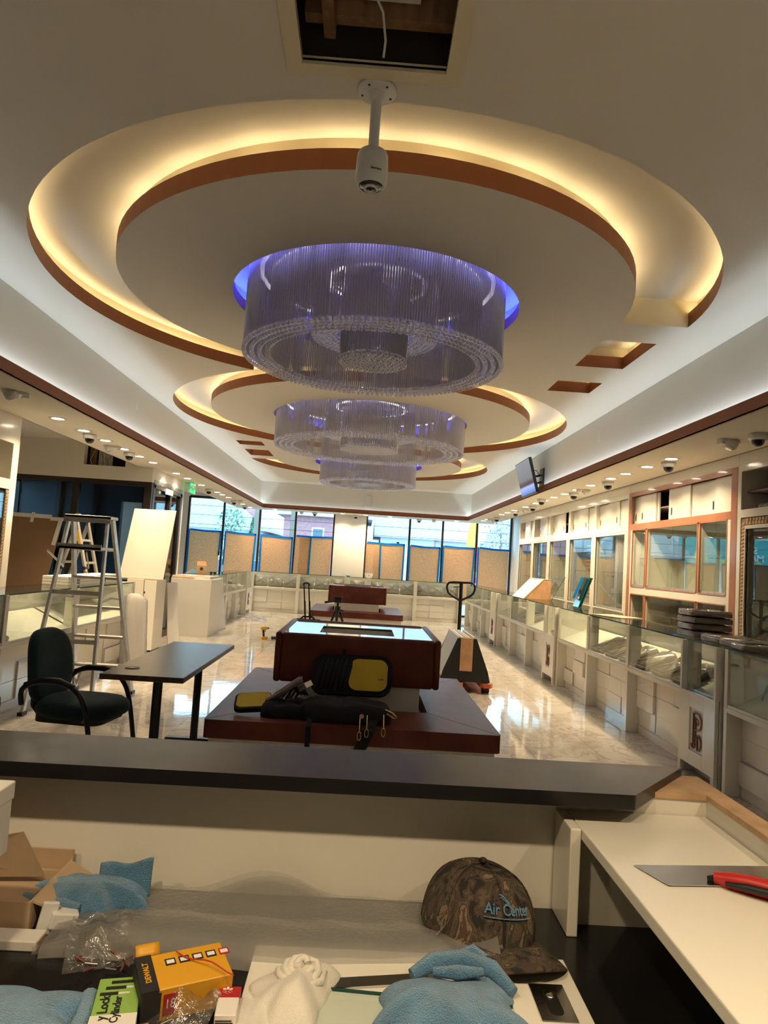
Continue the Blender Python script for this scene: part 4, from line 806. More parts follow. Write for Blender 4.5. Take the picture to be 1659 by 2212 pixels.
# ================================================================ tool backpack
bp = thing('tool_backpack', 'open black tool backpack with yellow lining slumped on the leather bench', 'backpack', (0, 4.75, .46))
def softbox(x0, x1, y0, y1, z0, z1, r, name, m, par, M=None):
    q = MB(); q.prism(rrect(x0, x1, y0, y1, r, 6), z0, z1, M); return q.build(name, m, par, bevel=min(.02, (z1-z0)*.35), seg=3, smooth=True)
def slump(u, v, x0, x1, y0, y1, h, ph, p=4):
    a = 2*pi*u; cx, sx = cos(a), sin(a); r = (abs(cx)**p+abs(sx)**p)**(-1/p)
    k = sin(pi/2*min(1, v*1.0)); e = 1-.06*sin(3*a+ph)*v
    return ((x0+x1)/2+(x1-x0)/2*r*cx*(1-.35*v**3)*e, (y0+y1)/2+(y1-y0)/2*r*sx*(1-.35*v**3), .003+h*k+.010*sin(5*a+ph)*v)
def blob(x0, x1, y0, y1, h, name, m, par, ph=0, z=0):
    b = MB(); f = lambda u, v: (lambda q: (q[0], q[1], q[2]+z))(slump(u, v, x0, x1, y0, y1, h, ph)); b.grid(f, 40, 10, wrap=True); n = 40
    top = [f(i/n, 1) for i in range(n)]; cz = sum(p[2] for p in top)/n; b.add(top+[((x0+x1)/2, (y0+y1)/2, cz+.004)], [(i, (i+1) % n, n) for i in range(n)], True)
    return b.build(name, m, par)
blob(-.36, .25, -.24, .10, .115, 'main_pouch', 'black_fabric', bp, 1)
blob(-.62, -.28, -.18, .12, .08, 'side_pouch', 'black_fabric', bp, 2)
ML = frame_M((-.02, .13, .12), (1, .03, 0), (.02, .42, .90))
softbox(-.30, .27, 0, .285, -.045, .0, .085, 'open_lid', 'black_fabric', bp, ML)
softbox(-.035, .235, .03, .255, .0, .010, .06, 'yellow_lining', 'yellow', bp, ML)
q = MB()
for i in range(7):
    x = -.255+.032*i; q.tube([ML @ Vector((x, .03+.01*sin(i), .004)), ML @ Vector((x+.012, .12, .016)), ML @ Vector((x+.028, .20, .012)), ML @ Vector((x+.04, .25, .002))], [.014, .020, .018, .008], 8)
q.build('pleated_pockets', 'black_fabric', bp)
q = MB(); q.prism([(.165, .10), (.215, .10), (.215, .13), (.165, .13)], .010, .0112, ML); q.build('tag_label', 'yellow_print', bp)
q = MB()
for x in (.17, .182, .19, .197, .205): q.prism([(x, .107), (x+.004, .107), (x+.004, .122), (x, .122)], .0112, .0118, ML)
q.build('tag_print', 'ink', bp)
MP = frame_M((-.69, -.02, .075), (1, .1, .08), (-.1, .95, .35))
softbox(-.115, .13, -.10, .10, -.03, .0, .05, 'front_pocket', 'black_fabric', bp, MP); softbox(-.10, .118, -.085, .085, .0, .008, .04, 'yellow_lining', 'yellow', bp, MP)
q = MB(); q.grid(lambda u, v: (-.60+.24*u, -.06+.10*v-.02*u, .085+.17*u**1.6-.05*v+.03*sin(3*u)), 10, 6); q.build('papers', 'paper_pink', bp, solid=.006)
q = MB(); q.grid(lambda u, v: (-.595+.22*u, -.075+.09*v-.02*u, .10+.16*u**1.6-.05*v+.03*sin(3*u)), 10, 6); q.build('papers', 'paper_white', bp, solid=.003)
MB().obox((-.34, -.02, .19), (.10, .05, .003), (.6, -.5, .2)).build('steel_blade', 'steel', bp)
q = MB(); 
for k in range(4): q.tube([(-.5+.03*k, .0, .09), (-.46+.03*k, .04, .14+.01*k), (-.42+.02*k, .02, .17), (-.38+.02*k, -.02, .13)], .008, 6)
q.build('cable_coil', 'black_plastic', bp)
MB().grid(lambda u, v: (-.60+.12*u, .0+.09*v, .09+.055*sin(pi*u)*sin(pi*v)), 9, 9).build('clear_bag', 'film_bag', bp)
MB().ribbon([(-.28, -.19, .04), (-.282, -.235, .02), (-.282, -.325, -.005), (-.282, -.335, -.06), (-.282, -.335, -.21)], .032, .003, [(0, 0, 1), (0, 0, 1), (0, -.7, .7), (0, -1, 0), (0, -1, 0)]).build('strap', 'black_fabric', bp)
MB().ribbon([(.14, -.2, .05), (.12, -.25, .03), (.10, -.33, -.01), (.06, -.34, -.10), (.0, -.34, -.22)], .07, .006, [(0, 0, 1), (0, 0, 1), (0, -.7, .7), (0, -1, 0), (0, -1, 0)]).build('shoulder_strap', 'black_fabric', bp)
MB().cyl((.05, -.235, .06), (.05, -.247, .06), .015, n=16).build('rivet', 'brass', bp)
for x, z in ((.04, -.02), (.085, .0), (.19, .01)):
    ring = [(x+.012*cos(2*pi*i/14), -.345, z-.02+.026*sin(2*pi*i/14)) for i in range(14)]; q = MB(); q.tube(ring, .0035, 6, closed=True); q.tube([(x, -.345, z+.005), (x, -.33, z+.03), (x, -.26, z+.07)], .004, 6); q.build('snap_hook', 'brass', bp)
MB().tube([(.20, -.20, .10), (.25, -.22, .085), (.28, -.22, .06), (.26, -.22, .05), (.21, -.20, .075)], .006, 6).build('carabiner', 'brass', bp)
MB().ribbon([(-.1, .36, .40), (-.1, .33, .36), (-.1, .315, .28)], .028, .004, (0, -1, .2)).build('hang_strap', 'black_fabric', bp)
# ================================================================ desk and chairs
dk = thing('side_table', 'narrow brown laminate table on two black posts beside the green chair', 'table', (-1.29, 5.05, 0))
MB().box(-1.545, -1.04, 4.25, 5.89, .708, .742).build('table_top', 'desk_laminate', dk, w=True, bevel=.004)
for y in (4.5, 5.62):
    MB().cyl((-1.26, y, .03), (-1.26, y, .708), .030, n=16).build('leg', 'black_metal', dk, w=True); MB().box(-1.48, -1.06, y-.035, y+.035, 0, .035).build('foot', 'black_metal', dk, w=True, bevel=.008); MB().box(-1.42, -1.1, y-.03, y+.03, .690, .708).build('bracket', 'black_metal', dk, w=True)
MB().cyl((-1.43, 4.50, .742), (-1.43, 4.50, .745), .045, n=24).build('cable_grommet', 'black_plastic', dk, w=True); MB().cyl((-1.43, 4.49, .745), (-1.43, 4.49, .7465), .02, n=16).build('grommet_cap', 'desk_laminate', dk, w=True)
def chair(label, loc, rz):
    t = thing('arm_chair', label, 'chair', loc, rz, 'green armchairs')
    def seat(u, v):
        a = 2*pi*u; r = (abs(cos(a))**3.2+abs(sin(a))**3.2)**(-1/3.2); zz = [0, .02, .05, .085, .10, .103][v]; rr = [.86, .96, 1.0, .96, .84, .5][v]
        x = .01+.275*r*cos(a)*rr; y = .25*r*sin(a)*rr; return (x, y, .375+zz-.035*max(0, x)**2*4+(.012*(1-(y/.25)**2) if v > 3 else 0))
    b = MB(); n = 36; pts = [[seat(i/n, v) for i in range(n)] for v in range(6)]
    b.add([p for r in pts for p in r], [(v*n+i, v*n+(i+1) % n, (v+1)*n+(i+1) % n, (v+1)*n+i) for v in range(5) for i in range(n)]+[tuple(range(5*n, 6*n)), tuple(range(n))[::-1]], True); b.build('seat', 'greenfab', t)
    MB().prism(rrect(-.24, .22, -.2, .2, .08), .345, .39).build('seat_pan', 'black_plastic', t, bevel=.015, smooth=True)
    def back(u, v):
        a = 2*pi*u; r = (abs(cos(a))**3.4+abs(sin(a))**3.4)**(-1/3.4); d = [-.035, -.03, .0, .03, .038, .040][v]; rr = [.84, .95, 1, .96, .86, .5][v]
        y = .225*r*cos(a)*rr; z = .245*r*sin(a)*rr; y *= 1-.12*(z > 0)*(z/.245)**2
        return (-.265-.10*(z+.1)-.25*max(0, z)**2+d+.5*y*y, y, .68+z)
    b = MB(); pts = [[back(i/n, v) for i in range(n)] for v in range(6)]
    b.add([p for r in pts for p in r], [(v*n+i, v*n+(i+1) % n, (v+1)*n+(i+1) % n, (v+1)*n+i) for v in range(5) for i in range(n)]+[tuple(range(5*n, 6*n)), tuple(range(n))[::-1]], True); b.build('backrest', 'greenfab', t)
    MB().ribbon([(-.16, 0, .36), (-.25, 0, .365), (-.30, 0, .42), (-.305, 0, .55), (-.31, 0, .68)], .20, .03, [(0, 0, 1), (.2, 0, 1), (1, 0, .6), (1, 0, 0), (1, 0, 0)]).build('back_shell', 'black_plastic', t, bevel=.01)
    for s in (-1, 1):
        y = .285*s
        path = [(-.285, .24*s, .46), (-.26, y, .56), (-.18, y, .612), (-.05, y, .625), (.06, y, .605), (.14, y, .54), (.19, y, .42), (.235, y, .2), (.265, y, .025)]
        f = []
        for i in range(len(path)-1):
            for k in range(3):
                p0, p1, p2, p3 = [Vector(path[max(0, min(len(path)-1, i+d))]) for d in (-1, 0, 1, 2)]; tt = k/3
                f.append(.5*((2*p1)+(-p0+p2)*tt+(2*p0-5*p1+4*p2-p3)*tt*tt+(-p0+3*p1-3*p2+p3)*tt**3))
        f.append(Vector(path[-1])); fr = MB().tube(f, .0165, 10).build('arm_frame', 'black_metal', t)
        MB().tube([(.265, y, .017), (.2, y, .0165), (-.25, y, .0165), (-.30, y, .02)], .0165, 10).build('sled_rail', 'black_metal', t)
        MB().tube([f[4]+Vector((0, 0, .010)), f[7]+Vector((0, 0, .012)), f[10]+Vector((0, 0, .012)), f[13]+Vector((0, 0, .010))], .0175, 10).build('arm_pad', 'black_plastic', t)
        MB().tube([(.19, y, .42), (.12, .2*s, .37), (-.1, .18*s, .362)], .012, 8).build('seat_bracket', 'black_metal', t)
    MB().tube([(-.28, -.285, .0165), (-.28, .285, .0165)], .0165, 10).build('rear_rail', 'black_metal', t)
    return t
chair('dark green fabric armchair with black tube frame facing the narrow brown table', (-1.83, 4.78, 0), -.14)
chair('dark green armchair half hidden behind the service desk ledge, only its frame edge showing', (-2.44, 4.02, 0), pi-.2)
# ================================================================ ladders
def ladder():
    t = thing('step_ladder', 'tall worn aluminium stepladder with folding shelf, behind the green chair', 'ladder', (-2.595, 6.8, 0))
    tl, tr_ = Vector((-2.875, 6.85, 1.76)), Vector((-2.495, 6.85, 1.76)); fl_, fr_ = Vector((-2.895, 7.32, 0)), Vector((-2.305, 7.29, 0))
    for a, b in ((tl, fl_), (tr_, fr_)): MB().bar(a, b, .075, .028, (1, 0, 0)).build('front_rail', 'alu', t, w=True, bevel=.004)
    bl, br_ = Vector((-2.865, 6.15, 0)), Vector((-2.305, 6.2, 0)); tl2, tr2 = Vector((-2.885, 6.78, 1.76)), Vector((-2.515, 6.78, 1.76))
    for a, b in ((tl2, bl), (tr2, br_)): MB().bar(a, b, .05, .026, (1, 0, 0)).build('rear_rail', 'alu', t, w=True, bevel=.003)
    MB().box(-2.910, -2.465, 6.72, 6.92, 1.755, 1.785).build('top_cap', 'alu', t, w=True, bevel=.006); MB().box(-2.910, -2.465, 6.72, 6.725, 1.715, 1.78).build('cap_flange', 'alu', t, w=True)
    for z in (.30, .60, .90, 1.20, 1.48):
        k = 1-z/1.76; a = tl.lerp(fl_, k); b = tr_.lerp(fr_, k); MB().box(a.x, b.x, a.y-.05, a.y+.04, z-.035, z-.008).build('tread', 'alu', t, w=True, bevel=.003)
    for z in (.62, 1.05):
        k = 1-z/1.76; MB().bar(tl2.lerp(bl, k), tr2.lerp(br_, k), .04, .006, (0, 1, 0)).build('cross_brace', 'alu', t, w=True)
    MB().box(-2.82, -2.42, 6.42, 6.74, 1.455, 1.482).build('paint_shelf', 'alu', t, w=True, bevel=.004); MB().box(-2.82, -2.42, 6.42, 6.432, 1.455, 1.505).build('shelf_lip', 'alu', t, w=True)
    for x in (-2.925, -2.565): MB().bar((x, 6.46, 1.43), (x+.06 if x < -2.745 else x-.06, 6.70, 1.28), .022, .005, (1, 0, 0)).build('shelf_strut', 'alu', t, w=True)
    for s, (a, b) in enumerate(((tl.lerp(fl_, .45), tl2.lerp(bl, .45)), (tr_.lerp(fr_, .45), tr2.lerp(br_, .45)))): m = a.lerp(b, .5)+Vector((0, 0, .03)); q = MB(); q.bar(a, m, .018, .005, (1, 0, 0)).bar(m, b, .018, .005, (1, 0, 0)); q.build('spreader', 'steel', t, w=True)
    for p in (fl_, fr_, bl, br_): MB().box(p.x-.022, p.x+.022, p.y-.045, p.y+.045, 0, .03).build('rubber_foot', 'black_plastic', t, w=True)
    for a, b in ((fl_, tl), (fr_, tr_)): MB().bar(a.lerp(b, .02), a.lerp(b, .17)+Vector((.10 if a is fl_ else -.10, 0, 0)), .022, .004, (0, 1, 0)).build('corner_brace', 'alu', t, w=True)
    u = thing('folding_ladder', 'aluminium folding ladder with yellow labels standing in the alcove behind the counter', 'ladder', (-3.85, 9.5, 0))
    for sx, nm in ((1, 'right'), (-1, 'left')):
        for y in (9.3, 9.66):
            MB().bar((-3.85-.02*sx, y, 1.86), (-3.85+.46*sx, y, .02), .03, .065, (0, 1, 0)).build('rail', 'alu', u, w=True, bevel=.004)
        for i in range(5):
            z = .35+.30*i; x = -3.85+sx*(.46-.48*z/1.84); MB().bar((x, 9.3, z), (x, 9.66, z), .035, .03).build('rung', 'alu', u, w=True)
        z = 1.18; x = -3.85+sx*(.46-.48*z/1.84); MB().cyl((x, 9.24, z), (x, 9.36, z), .028, n=12).build('lock_hinge', 'black_plastic', u, w=True)
        x = -3.85+sx*(.46-.48*1.08/1.84); MB().bar((x+.02*sx, 9.258, 1.14), (x+.055*sx, 9.258, 1.0), .03, .003, (0, 1, 0)).build('warning_label', 'tool_yellow', u, w=True); 
    MB().bar((-3.83, 9.262, 1.68), (-3.76, 9.262, 1.42), .034, .003, (0, 1, 0)).build('warning_label', 'tool_yellow', u, w=True)
    for y in (9.3, 9.66): MB().cyl((-3.85, y-.03, 1.86), (-3.85, y+.03, 1.86), .045, n=14).build('top_hinge', 'alu', u, w=True)
ladder()
# ================================================================ boards and parcels on the left
bb = thing('brown_board', 'brown hardboard sheet edged with white tape leaning in the vestibule alcove', 'board', (-5.0, 10.55, 0))
MB().hexa([(-5.44, 10.44, .0), (-4.86, 10.44, .0), (-4.86, 10.46, .0), (-5.44, 10.46, .0), (-5.43, 10.66, 1.89), (-4.63, 10.66, 1.885), (-4.63, 10.68, 1.885), (-5.43, 10.68, 1.89)]).build('sheet', 'board_brown', bb, w=True)
for p0, p1, w_ in (((-5.40, 10.65, 1.885), (-4.80, 10.65, 1.88), .06), ((-4.82, 10.648, 1.85), (-4.62, 10.648, 1.85), .055), ((-5.08, 10.645, 1.93), (-5.09, 10.63, 1.78), .05), ((-4.655, 10.642, 1.87), (-4.72, 10.60, 1.45), .06)): MB().ribbon([p0, p1], w_, .003, (0, -1, .1)).build('tape_strip', 'tape_white', bb, w=True)
pk = [('flat_carton', 'white flat carton with black clasp marks, bottom of the stack on the left counter', 0), ('flat_carton', 'white flat carton with black clasp marks, second in the stack on the left counter', 1), ('flat_carton', 'white flat carton with black clasp marks, topmost on the left counter', 2)]
for nm, lb, k in pk:
    o = thing(nm, lb, 'carton', (-3.28, 8.25, HC+.002+.031*k), group='flat cartons on the left counter'); MB().box(-.14, .14, -.75, .75, 0, .029).build('body', 'paper_white', o, bevel=.004)
    q = MB()
    for y in (-.5, .28): q.tube([(.143, y-.03, .006), (.143, y-.03, .02), (.143, y+.03, .02), (.143, y+.03, .006)], .004, 6)
    q.build('clasp', 'ink', o)
lp = thing('glossy_door_panel', 'glossy cream door panel leaning on the cream end cabinet before the dark door', 'panel', (-3.2, 10.2, 1.05))
MB().hexa([(-3.54, 10.16, 1.045), (-2.90, 10.16, 1.045), (-2.90, 10.18, 1.045), (-3.54, 10.18, 1.045), (-3.445, 10.30, 2.07), (-2.83, 10.30, 2.075), (-2.83, 10.32, 2.075), (-3.445, 10.32, 2.07)]).build('sheet', 'gloss_white', lp, w=True).data.materials[0] = MATS['lacquer']
MB().bar((-3.54, 10.155, 1.047), (-2.905, 10.155, 1.047), .012, .03, (0, 1, 0)).build('raw_edge', 'rawwood', lp, w=True)
tu = thing('cream_end_cabinet', 'narrow cream upright cabinet under the leaning glossy panel', 'cabinet', (-3.15, 10.4, 0))
MB().box(-3.40, -3.16, 10.12, 10.62, .03, 1.042).build('carcass', 'lacquer', tu, w=True, bevel=.003); MB().box(-3.155, -2.98, 10.14, 10.62, .03, 1.035).build('door', 'lacquer', tu, w=True, bevel=.003); MB().box(-3.15, -3.135, 10.136, 10.141, .84, .87).build('latch', 'black_metal', tu, w=True); MB().box(-3.38, -3.0, 10.18, 10.6, 0, .03).build('plinth', 'black_metal', tu, w=True)
wp = thing('white_board', 'narrow white board with a wood edge propped beside the cream upright cabinet', 'board', (-2.85, 10.7, 0))
MB().hexa([(-2.87, 10.60, 0), (-2.70, 10.60, 0), (-2.70, 10.62, 0), (-2.87, 10.62, 0), (-2.97, 10.66, .99), (-2.82, 10.66, 1.0), (-2.82, 10.68, 1.0), (-2.97, 10.68, .99)]).build('sheet', 'gloss_white', wp, w=True); MB().bar((-2.876, 10.605, .005), (-2.976, 10.665, .99), .02, .010, (1, 0, 0)).build('wood_edge', 'rawwood', wp, w=True)
wp2 = thing('white_board', 'tall narrow glossy white board leaning on the counter by the vestibule door', 'board', (-2.72, 13.6, 0)); MB().hexa([(-2.735, 13.40, 0), (-2.68, 13.92, 0), (-2.665, 13.92, 0), (-2.72, 13.40, 0), (-2.84, 13.34, 1.0), (-2.79, 13.86, 1.0), (-2.775, 13.86, 1.0), (-2.825, 13.34, 1.0)]).build('sheet', 'gloss_white', wp2, w=True); MB().hexa([(-2.795, 13.39, .5), (-2.755, 13.88, .5), (-2.752, 13.88, .5), (-2.79, 13.39, .5), (-2.838, 13.36, .9), (-2.80, 13.86, .9), (-2.797, 13.86, .9), (-2.833, 13.36, .9)]).build('protective_film', 'film_milky', wp2, w=True)
pw = thing('wrapped_panel', 'panel wrapped in crinkled clear plastic leaning on the left counter behind the ladder', 'panel', (-2.78, 8.85, 0))
def wrapf(u, v):
    a = 2*pi*u; k = (abs(cos(a))**6+abs(sin(a))**6)**(-1/6); w_ = 1+.03*sin(9*a+7*v)+.02*sin(17*a-11*v); x = .155*k*cos(a)*w_; y = .05*k*sin(a)*w_
    s = min(1, 12*(1-v)+.25, 1); return (-2.86+.09*(1-v)*1.0+x*s, 8.72+.12*v+y*s, .01+.91*v)
MB().grid(wrapf, 48, 24, wrap=True).build('plastic_wrap', 'film_milky', pw, w=True); MB().hexa([(-2.88, 8.70, .005), (-2.66, 8.70, .005), (-2.66, 8.72, .005), (-2.88, 8.72, .005), (-2.97, 8.82, .89), (-2.75, 8.82, .89), (-2.75, 8.84, .89), (-2.97, 8.84, .89)]).build('panel_core', 'lacquer_dull', pw, w=True)
sh_ = thing('plastic_sheet', 'crumpled clear plastic sheet lying on the marble floor by the window counter', 'sheet', (-2.5, 16.4, 0)); MB().grid(lambda u, v: (-2.82+.62*u+.08*sin(9*v), 15.7+1.3*v+.08*sin(7*u), .008+.03*abs(sin(9*u+4*v)*sin(8*v-3*u))), 18, 18).build('sheet', 'film_milky', sh_, w=True)
# ================================================================ pallet truck with panel cart
pj = thing('pallet_truck', 'hand pallet truck with orange forks and black tow handle', 'pallet truck', (1.36, 9.2, 0))
for x in (1.14, 1.50):
    q = MB(); q.prism([(x, 8.42), (x+.03, 8.36), (x+.12, 8.36), (x+.15, 8.42), (x+.15, 9.62), (x, 9.62)], .075, .125); q.build('fork', 'orange_paint', pj, w=True, bevel=.012); MB().cyl((x+.03, 8.5, .038), (x+.12, 8.5, .038), .038, n=16).build('fork_roller', 'black_plastic', pj, w=True)
MB().box(1.10, 1.70, 9.56, 9.74, .07, .30).build('hydraulic_body', 'orange_paint', pj, w=True, bevel=.02); MB().cyl((1.30, 9.72, .09), (1.50, 9.72, .09), .09, n=18).build('steer_wheel', 'black_plastic', pj, w=True)
MB().cyl((1.385, 9.66, .25), (1.375, 9.62, 1.29), .026, n=12).build('handle_pole', 'black_metal', pj, w=True)
MB().tube([(1.375+x, 9.62, z) for x, z in ((0, 1.04), (-.12, 1.10), (-.175, 1.14), (-.195, 1.20), (-.195, 1.245), (-.17, 1.28), (-.12, 1.29), (.12, 1.293), (.17, 1.283), (.195, 1.25), (.195, 1.20), (.175, 1.145), (.12, 1.10), (0, 1.04))], .016, 10).build('handle_loop', 'black_metal', pj, w=True)
MB().bar((1.375, 9.61, 1.235), (1.27, 9.61, 1.225), .012, .012).build('release_lever', 'black_metal', pj, w=True)
ct = thing('panel_cart', 'black trapezoid panel rack loaded on the orange pallet truck forks', 'rack', (1.32, 8.85, .13))
def trap(y, x0, x1, xa, xb, z0=.135, z1=.65):
    p = MB(); n = [(x0, z0), (x1, z0), (x1, z0+.05), (xb, z1), (xa, z1), (x0, z0+.05)]
    cxa, cxb, cz = (xa+xb)/2-.075, (xa+xb)/2+.075, .26
    p = xz([(x0, z0), (x1, z0), (x1-.03, cz), (x0+.03, cz)], y, y+.02); l = xz([(x0+.03, cz), (cxa, cz), (cxa, z1), (xa, z1)], y, y+.02); r = xz([(cxb, cz), (x1-.03, cz), (xb, z1), (cxb, z1)], y, y+.02)
    for q_ in (l, r): p.add(q_.v, q_.f)
    return p
trap(8.40, 1.005, 1.612, 1.195, 1.428).build('end_panel', 'black_plastic', ct, w=True); trap(9.42, 1.03, 1.63, 1.215, 1.44).build('end_panel', 'black_plastic', ct, w=True)
q = xz([(1.235, .262), (1.385, .262), (1.385, .655), (1.235, .655)], 8.395, 8.44); q.build('ply_spacer', 'ply', ct, w=True); MB().box(1.02, 1.60, 8.42, 9.43, .13, .15).build('deck_board', 'black_plastic', ct, w=True)
for k, (x0, x1, sl_, m) in enumerate(((1.21, 1.225, .17, 'lacquer_dull'), (1.243, 1.275, 0, 'white_metal'), (1.30, 1.318, 0, 'white_metal'), (1.335, 1.352, 0, 'white_metal'), (1.395, 1.41, -.06, 'lacquer_dull'))):
    o = thing('loaded_board', ['slanted cream board on the outer side of the panel rack', 'white board standing in the rack slot beside the slanted cream board', 'white board standing in the middle of the panel rack slot', 'white board with dark gap in the panel rack slot', 'cream board on the cabinet side of the panel rack'][k], 'board', (x0, 8.9, .15), group='boards in the panel rack')
    zb = .27 if sl_ == 0 else .155; y0, y1 = 8.445, 9.40; top = .665 if sl_ else .66
    MB().hexa([(x0-sl_, y0, zb), (x1-sl_, y0, zb), (x1-sl_, y1, zb), (x0-sl_, y1, zb), (x0, y0, top), (x1, y0, top), (x1, y1, top), (x0, y1, top)]).build('sheet', m, o, w=True)
# ================================================================ tripod, trolley bag, drill
tp_ = thing('camera_tripod', 'black camera tripod standing between the two leather benches', 'tripod', (-.30, 9.0, 0))
MB().cyl((0, 0, .62), (0, 0, .95), .014, n=10).build('centre_column', 'black_metal', tp_); MB().cyl((0, 0, .83), (0, 0, .90), .04, .035, n=14).build('leg_collar', 'black_plastic', tp_)
for k in range(3):
    a = 2*pi*k/3+.5; d = Vector((cos(a), sin(a), 0)); MB().tube([d*.03+Vector((0, 0, .86)), d*.17+Vector((0, 0, .45)), d*.31+Vector((0, 0, .02))], [.016, .014, .010], 8).build('leg', 'black_metal', tp_); MB().sph((d.x*.315, d.y*.315, .015), .015, 8, 6).build('rubber_foot', 'black_plastic', tp_); MB().bar(d*.13+Vector((0, 0, .56)), Vector((0, 0, .64)), .012, .006).build('spreader', 'black_metal', tp_)
MB().box(-.045, .045, -.035, .035, .95, 1.0).build('pan_head', 'black_plastic', tp_, bevel=.008); MB().box(-.055, .055, -.03, .03, 1.0, 1.025).build('camera_plate', 'black_plastic', tp_, bevel=.004); MB().tube([(-.03, -.02, .97), (-.10, -.04, .96), (-.17, -.05, .945)], [.010, .013, .015], 8).build('pan_handle', 'black_plastic', tp_)
MB().cyl((.03, 0, .86), (.085, 0, .845), .008, n=8).build('crank', 'black_plastic', tp_)
tg = thing('trolley_bag', 'dark trolley tool bag with tall telescopic handle beyond the leather bench', 'bag', (-.70, 9.35, 0))
MB().prism(rrect(-.16, .16, -.12, .12, .04), .05, .68).build('bag_body', 'black_fabric', tg, bevel=.03, seg=3, smooth=True); MB().tube([(-.1, -.05, .68), (-.06, -.05, .72), (.06, -.05, .72), (.1, -.05, .68)], .012, 8).build('carry_handle', 'black_fabric', tg)
for s in (-1, 1):
    x = .032*s; MB().cyl((x, .04, .6), (x-.055, .04, 1.14), .009, n=8).build('handle_rod', 'black_metal', tg); MB().cyl((x, .04, .6), (x-.03, .04, .92), .0125, n=8).build('handle_sleeve', 'black_metal', tg)
    MB().cyl((.12*s-.015, .10, .05), (.12*s+.015, .10, .05), .05, n=14).build('wheel', 'black_plastic', tg)
MB().tube([(-.095, .04, 1.13), (-.088, .04, 1.155), (-.055, .04, 1.162), (-.023, .04, 1.155), (-.016, .04, 1.13)], .014, 8).build('grip', 'black_plastic', tg)
dr = thing('cordless_drill', 'cordless drill with yellow battery standing on the marble floor', 'drill', (-1.69, 12.45, 0), .5)
MB().prism(rrect(-.05, .06, -.04, .04, .015), 0, .055).build('battery', 'tool_yellow', dr, bevel=.006); MB().tube([(-.005, 0, .05), (-.01, 0, .10), (-.02, 0, .17)], [.020, .019, .022], 10).build('grip', 'black_plastic', dr); MB().tube([(-.07, 0, .195), (-.06, 0, .2), (.03, 0, .2), (.05, 0, .2)], [.02, .034, .032, .025], 12).build('motor_housing', 'tool_yellow', dr); MB().cyl((.05, 0, .2), (.085, 0, .2), .018, .012, n=12).build('chuck', 'black_metal', dr); MB().cyl((.085, 0, .2), (.16, 0, .195), .004, n=8).build('drill_bit', 'steel', dr); MB().tube([(.015, 0, .165), (.022, 0, .15), (.012, 0, .135)], .006, 6).build('trigger', 'black_plastic', dr)
gv = thing('work_gloves', 'black and grey work gloves dropped on the floor beside the cordless drill', 'gloves', (-1.52, 12.55, 0)); 
for k in range(2):
    b = MB(); cx = .03+.12*k; b.sph((cx, .02*k, .03), (.06, .045, .028), 12, 8); [b.tube([(cx+.04, -.03+.018*i, .035), (cx+.085, -.04+.024*i, .05+.01*(i % 2)), (cx+.115, -.045+.028*i, .04)], [.013, .011, .008], 7) for i in range(4)]; b.tube([(cx, -.04, .03), (cx+.03, -.075, .035)], [.014, .009], 7); b.build('glove', 'black_fabric', gv)
    MB().cyl((cx-.08, .02*k, .025), (cx-.045, .02*k, .028), .030, .034, n=12).build('cuff', 'paper_white' if k else 'black_plastic', gv)
# small things on the counters
hb = thing('kraft_gift_box', 'gable topped brown kraft box with a white side on the counter by the vestibule door', 'box', (-3.10, 13.35, HC+.001), .25)
MB().box(-.085, .085, -.07, .07, 0, .17).build('body', 'kraft', hb); MB().hexa([(-.085, -.07, .17), (.085, -.07, .17), (.085, .07, .17), (-.085, .07, .17), (-.085, -.008, .25), (.085, -.008, .25), (.085, .008, .25), (-.085, .008, .25)]).build('gable_top', 'kraft', hb); MB().box(.086, .09, -.065, .065, .02, .2).build('white_side', 'paper_white', hb); MB().box(-.05, .05, -.006, .006, .25, .29).build('handle_tab', 'kraft', hb); MB().cyl((.0, -.074, .11), (.0, -.07, .11), .03, n=14).build('die_cut', 'ink', hb)
blc = thing('blue_cloth', 'small blue cloth lying on the counter behind the kraft box', 'cloth', (-3.28, 13.55, HC+.001)); MB().grid(lambda u, v: (-.16+.3*u+.02*sin(7*v), -.12+.22*v, .006+.06*sin(pi*u)*sin(pi*v)*(1+.4*sin(11*u+6*v))), 14, 12).build('cloth', 'towel', blc)
sg = thing('safety_glasses', 'dark lens spectacles lying on the counter beside the kraft box', 'glasses', (-2.98, 13.85, HC+.001)); q = MB(); [q.tube([(x+.028*cos(2*pi*i/12), 0, .025+.02*sin(2*pi*i/12)) for i in range(12)], .003, 5, closed=True) for x in (-.035, .035)]; q.build('frame', 'black_plastic', sg); q = MB(); q.tube([(-.065, 0, .03), (-.07, .12, .025)], .003, 5).tube([(.065, 0, .03), (.07, .12, .025)], .003, 5); q.build('temple', 'black_plastic', sg); q = MB(); [q.cyl((x, -.001, .025), (x, .001, .025), .026, n=12) for x in (-.035, .035)]; q.build('lenses', 'lens', sg)
for lb, x, m, nm in (('rolled blue tape strips on the window counter left of the clear tub', -.40, 'bluetape', 'blue_tape_roll'),):
    o = thing(nm, lb, 'tape', (x, 18.62, HC+.001)); q = MB(); q.tube([(.05*cos(2*pi*i/16), .05*sin(2*pi*i/16), .014) for i in range(16)], .013, 8, closed=True); q.build('roll', m, o); MB().ribbon([(-.05, 0, .02), (-.13, .02, .045), (-.2, 0, .05)], .025, .002, (0, 0, 1)).build('loose_end', m, o); MB().ribbon([(.05, 0, .02), (.13, .02, .045), (.2, 0, .05)], .025, .002, (0, 0, 1)).build('loose_end', m, o)
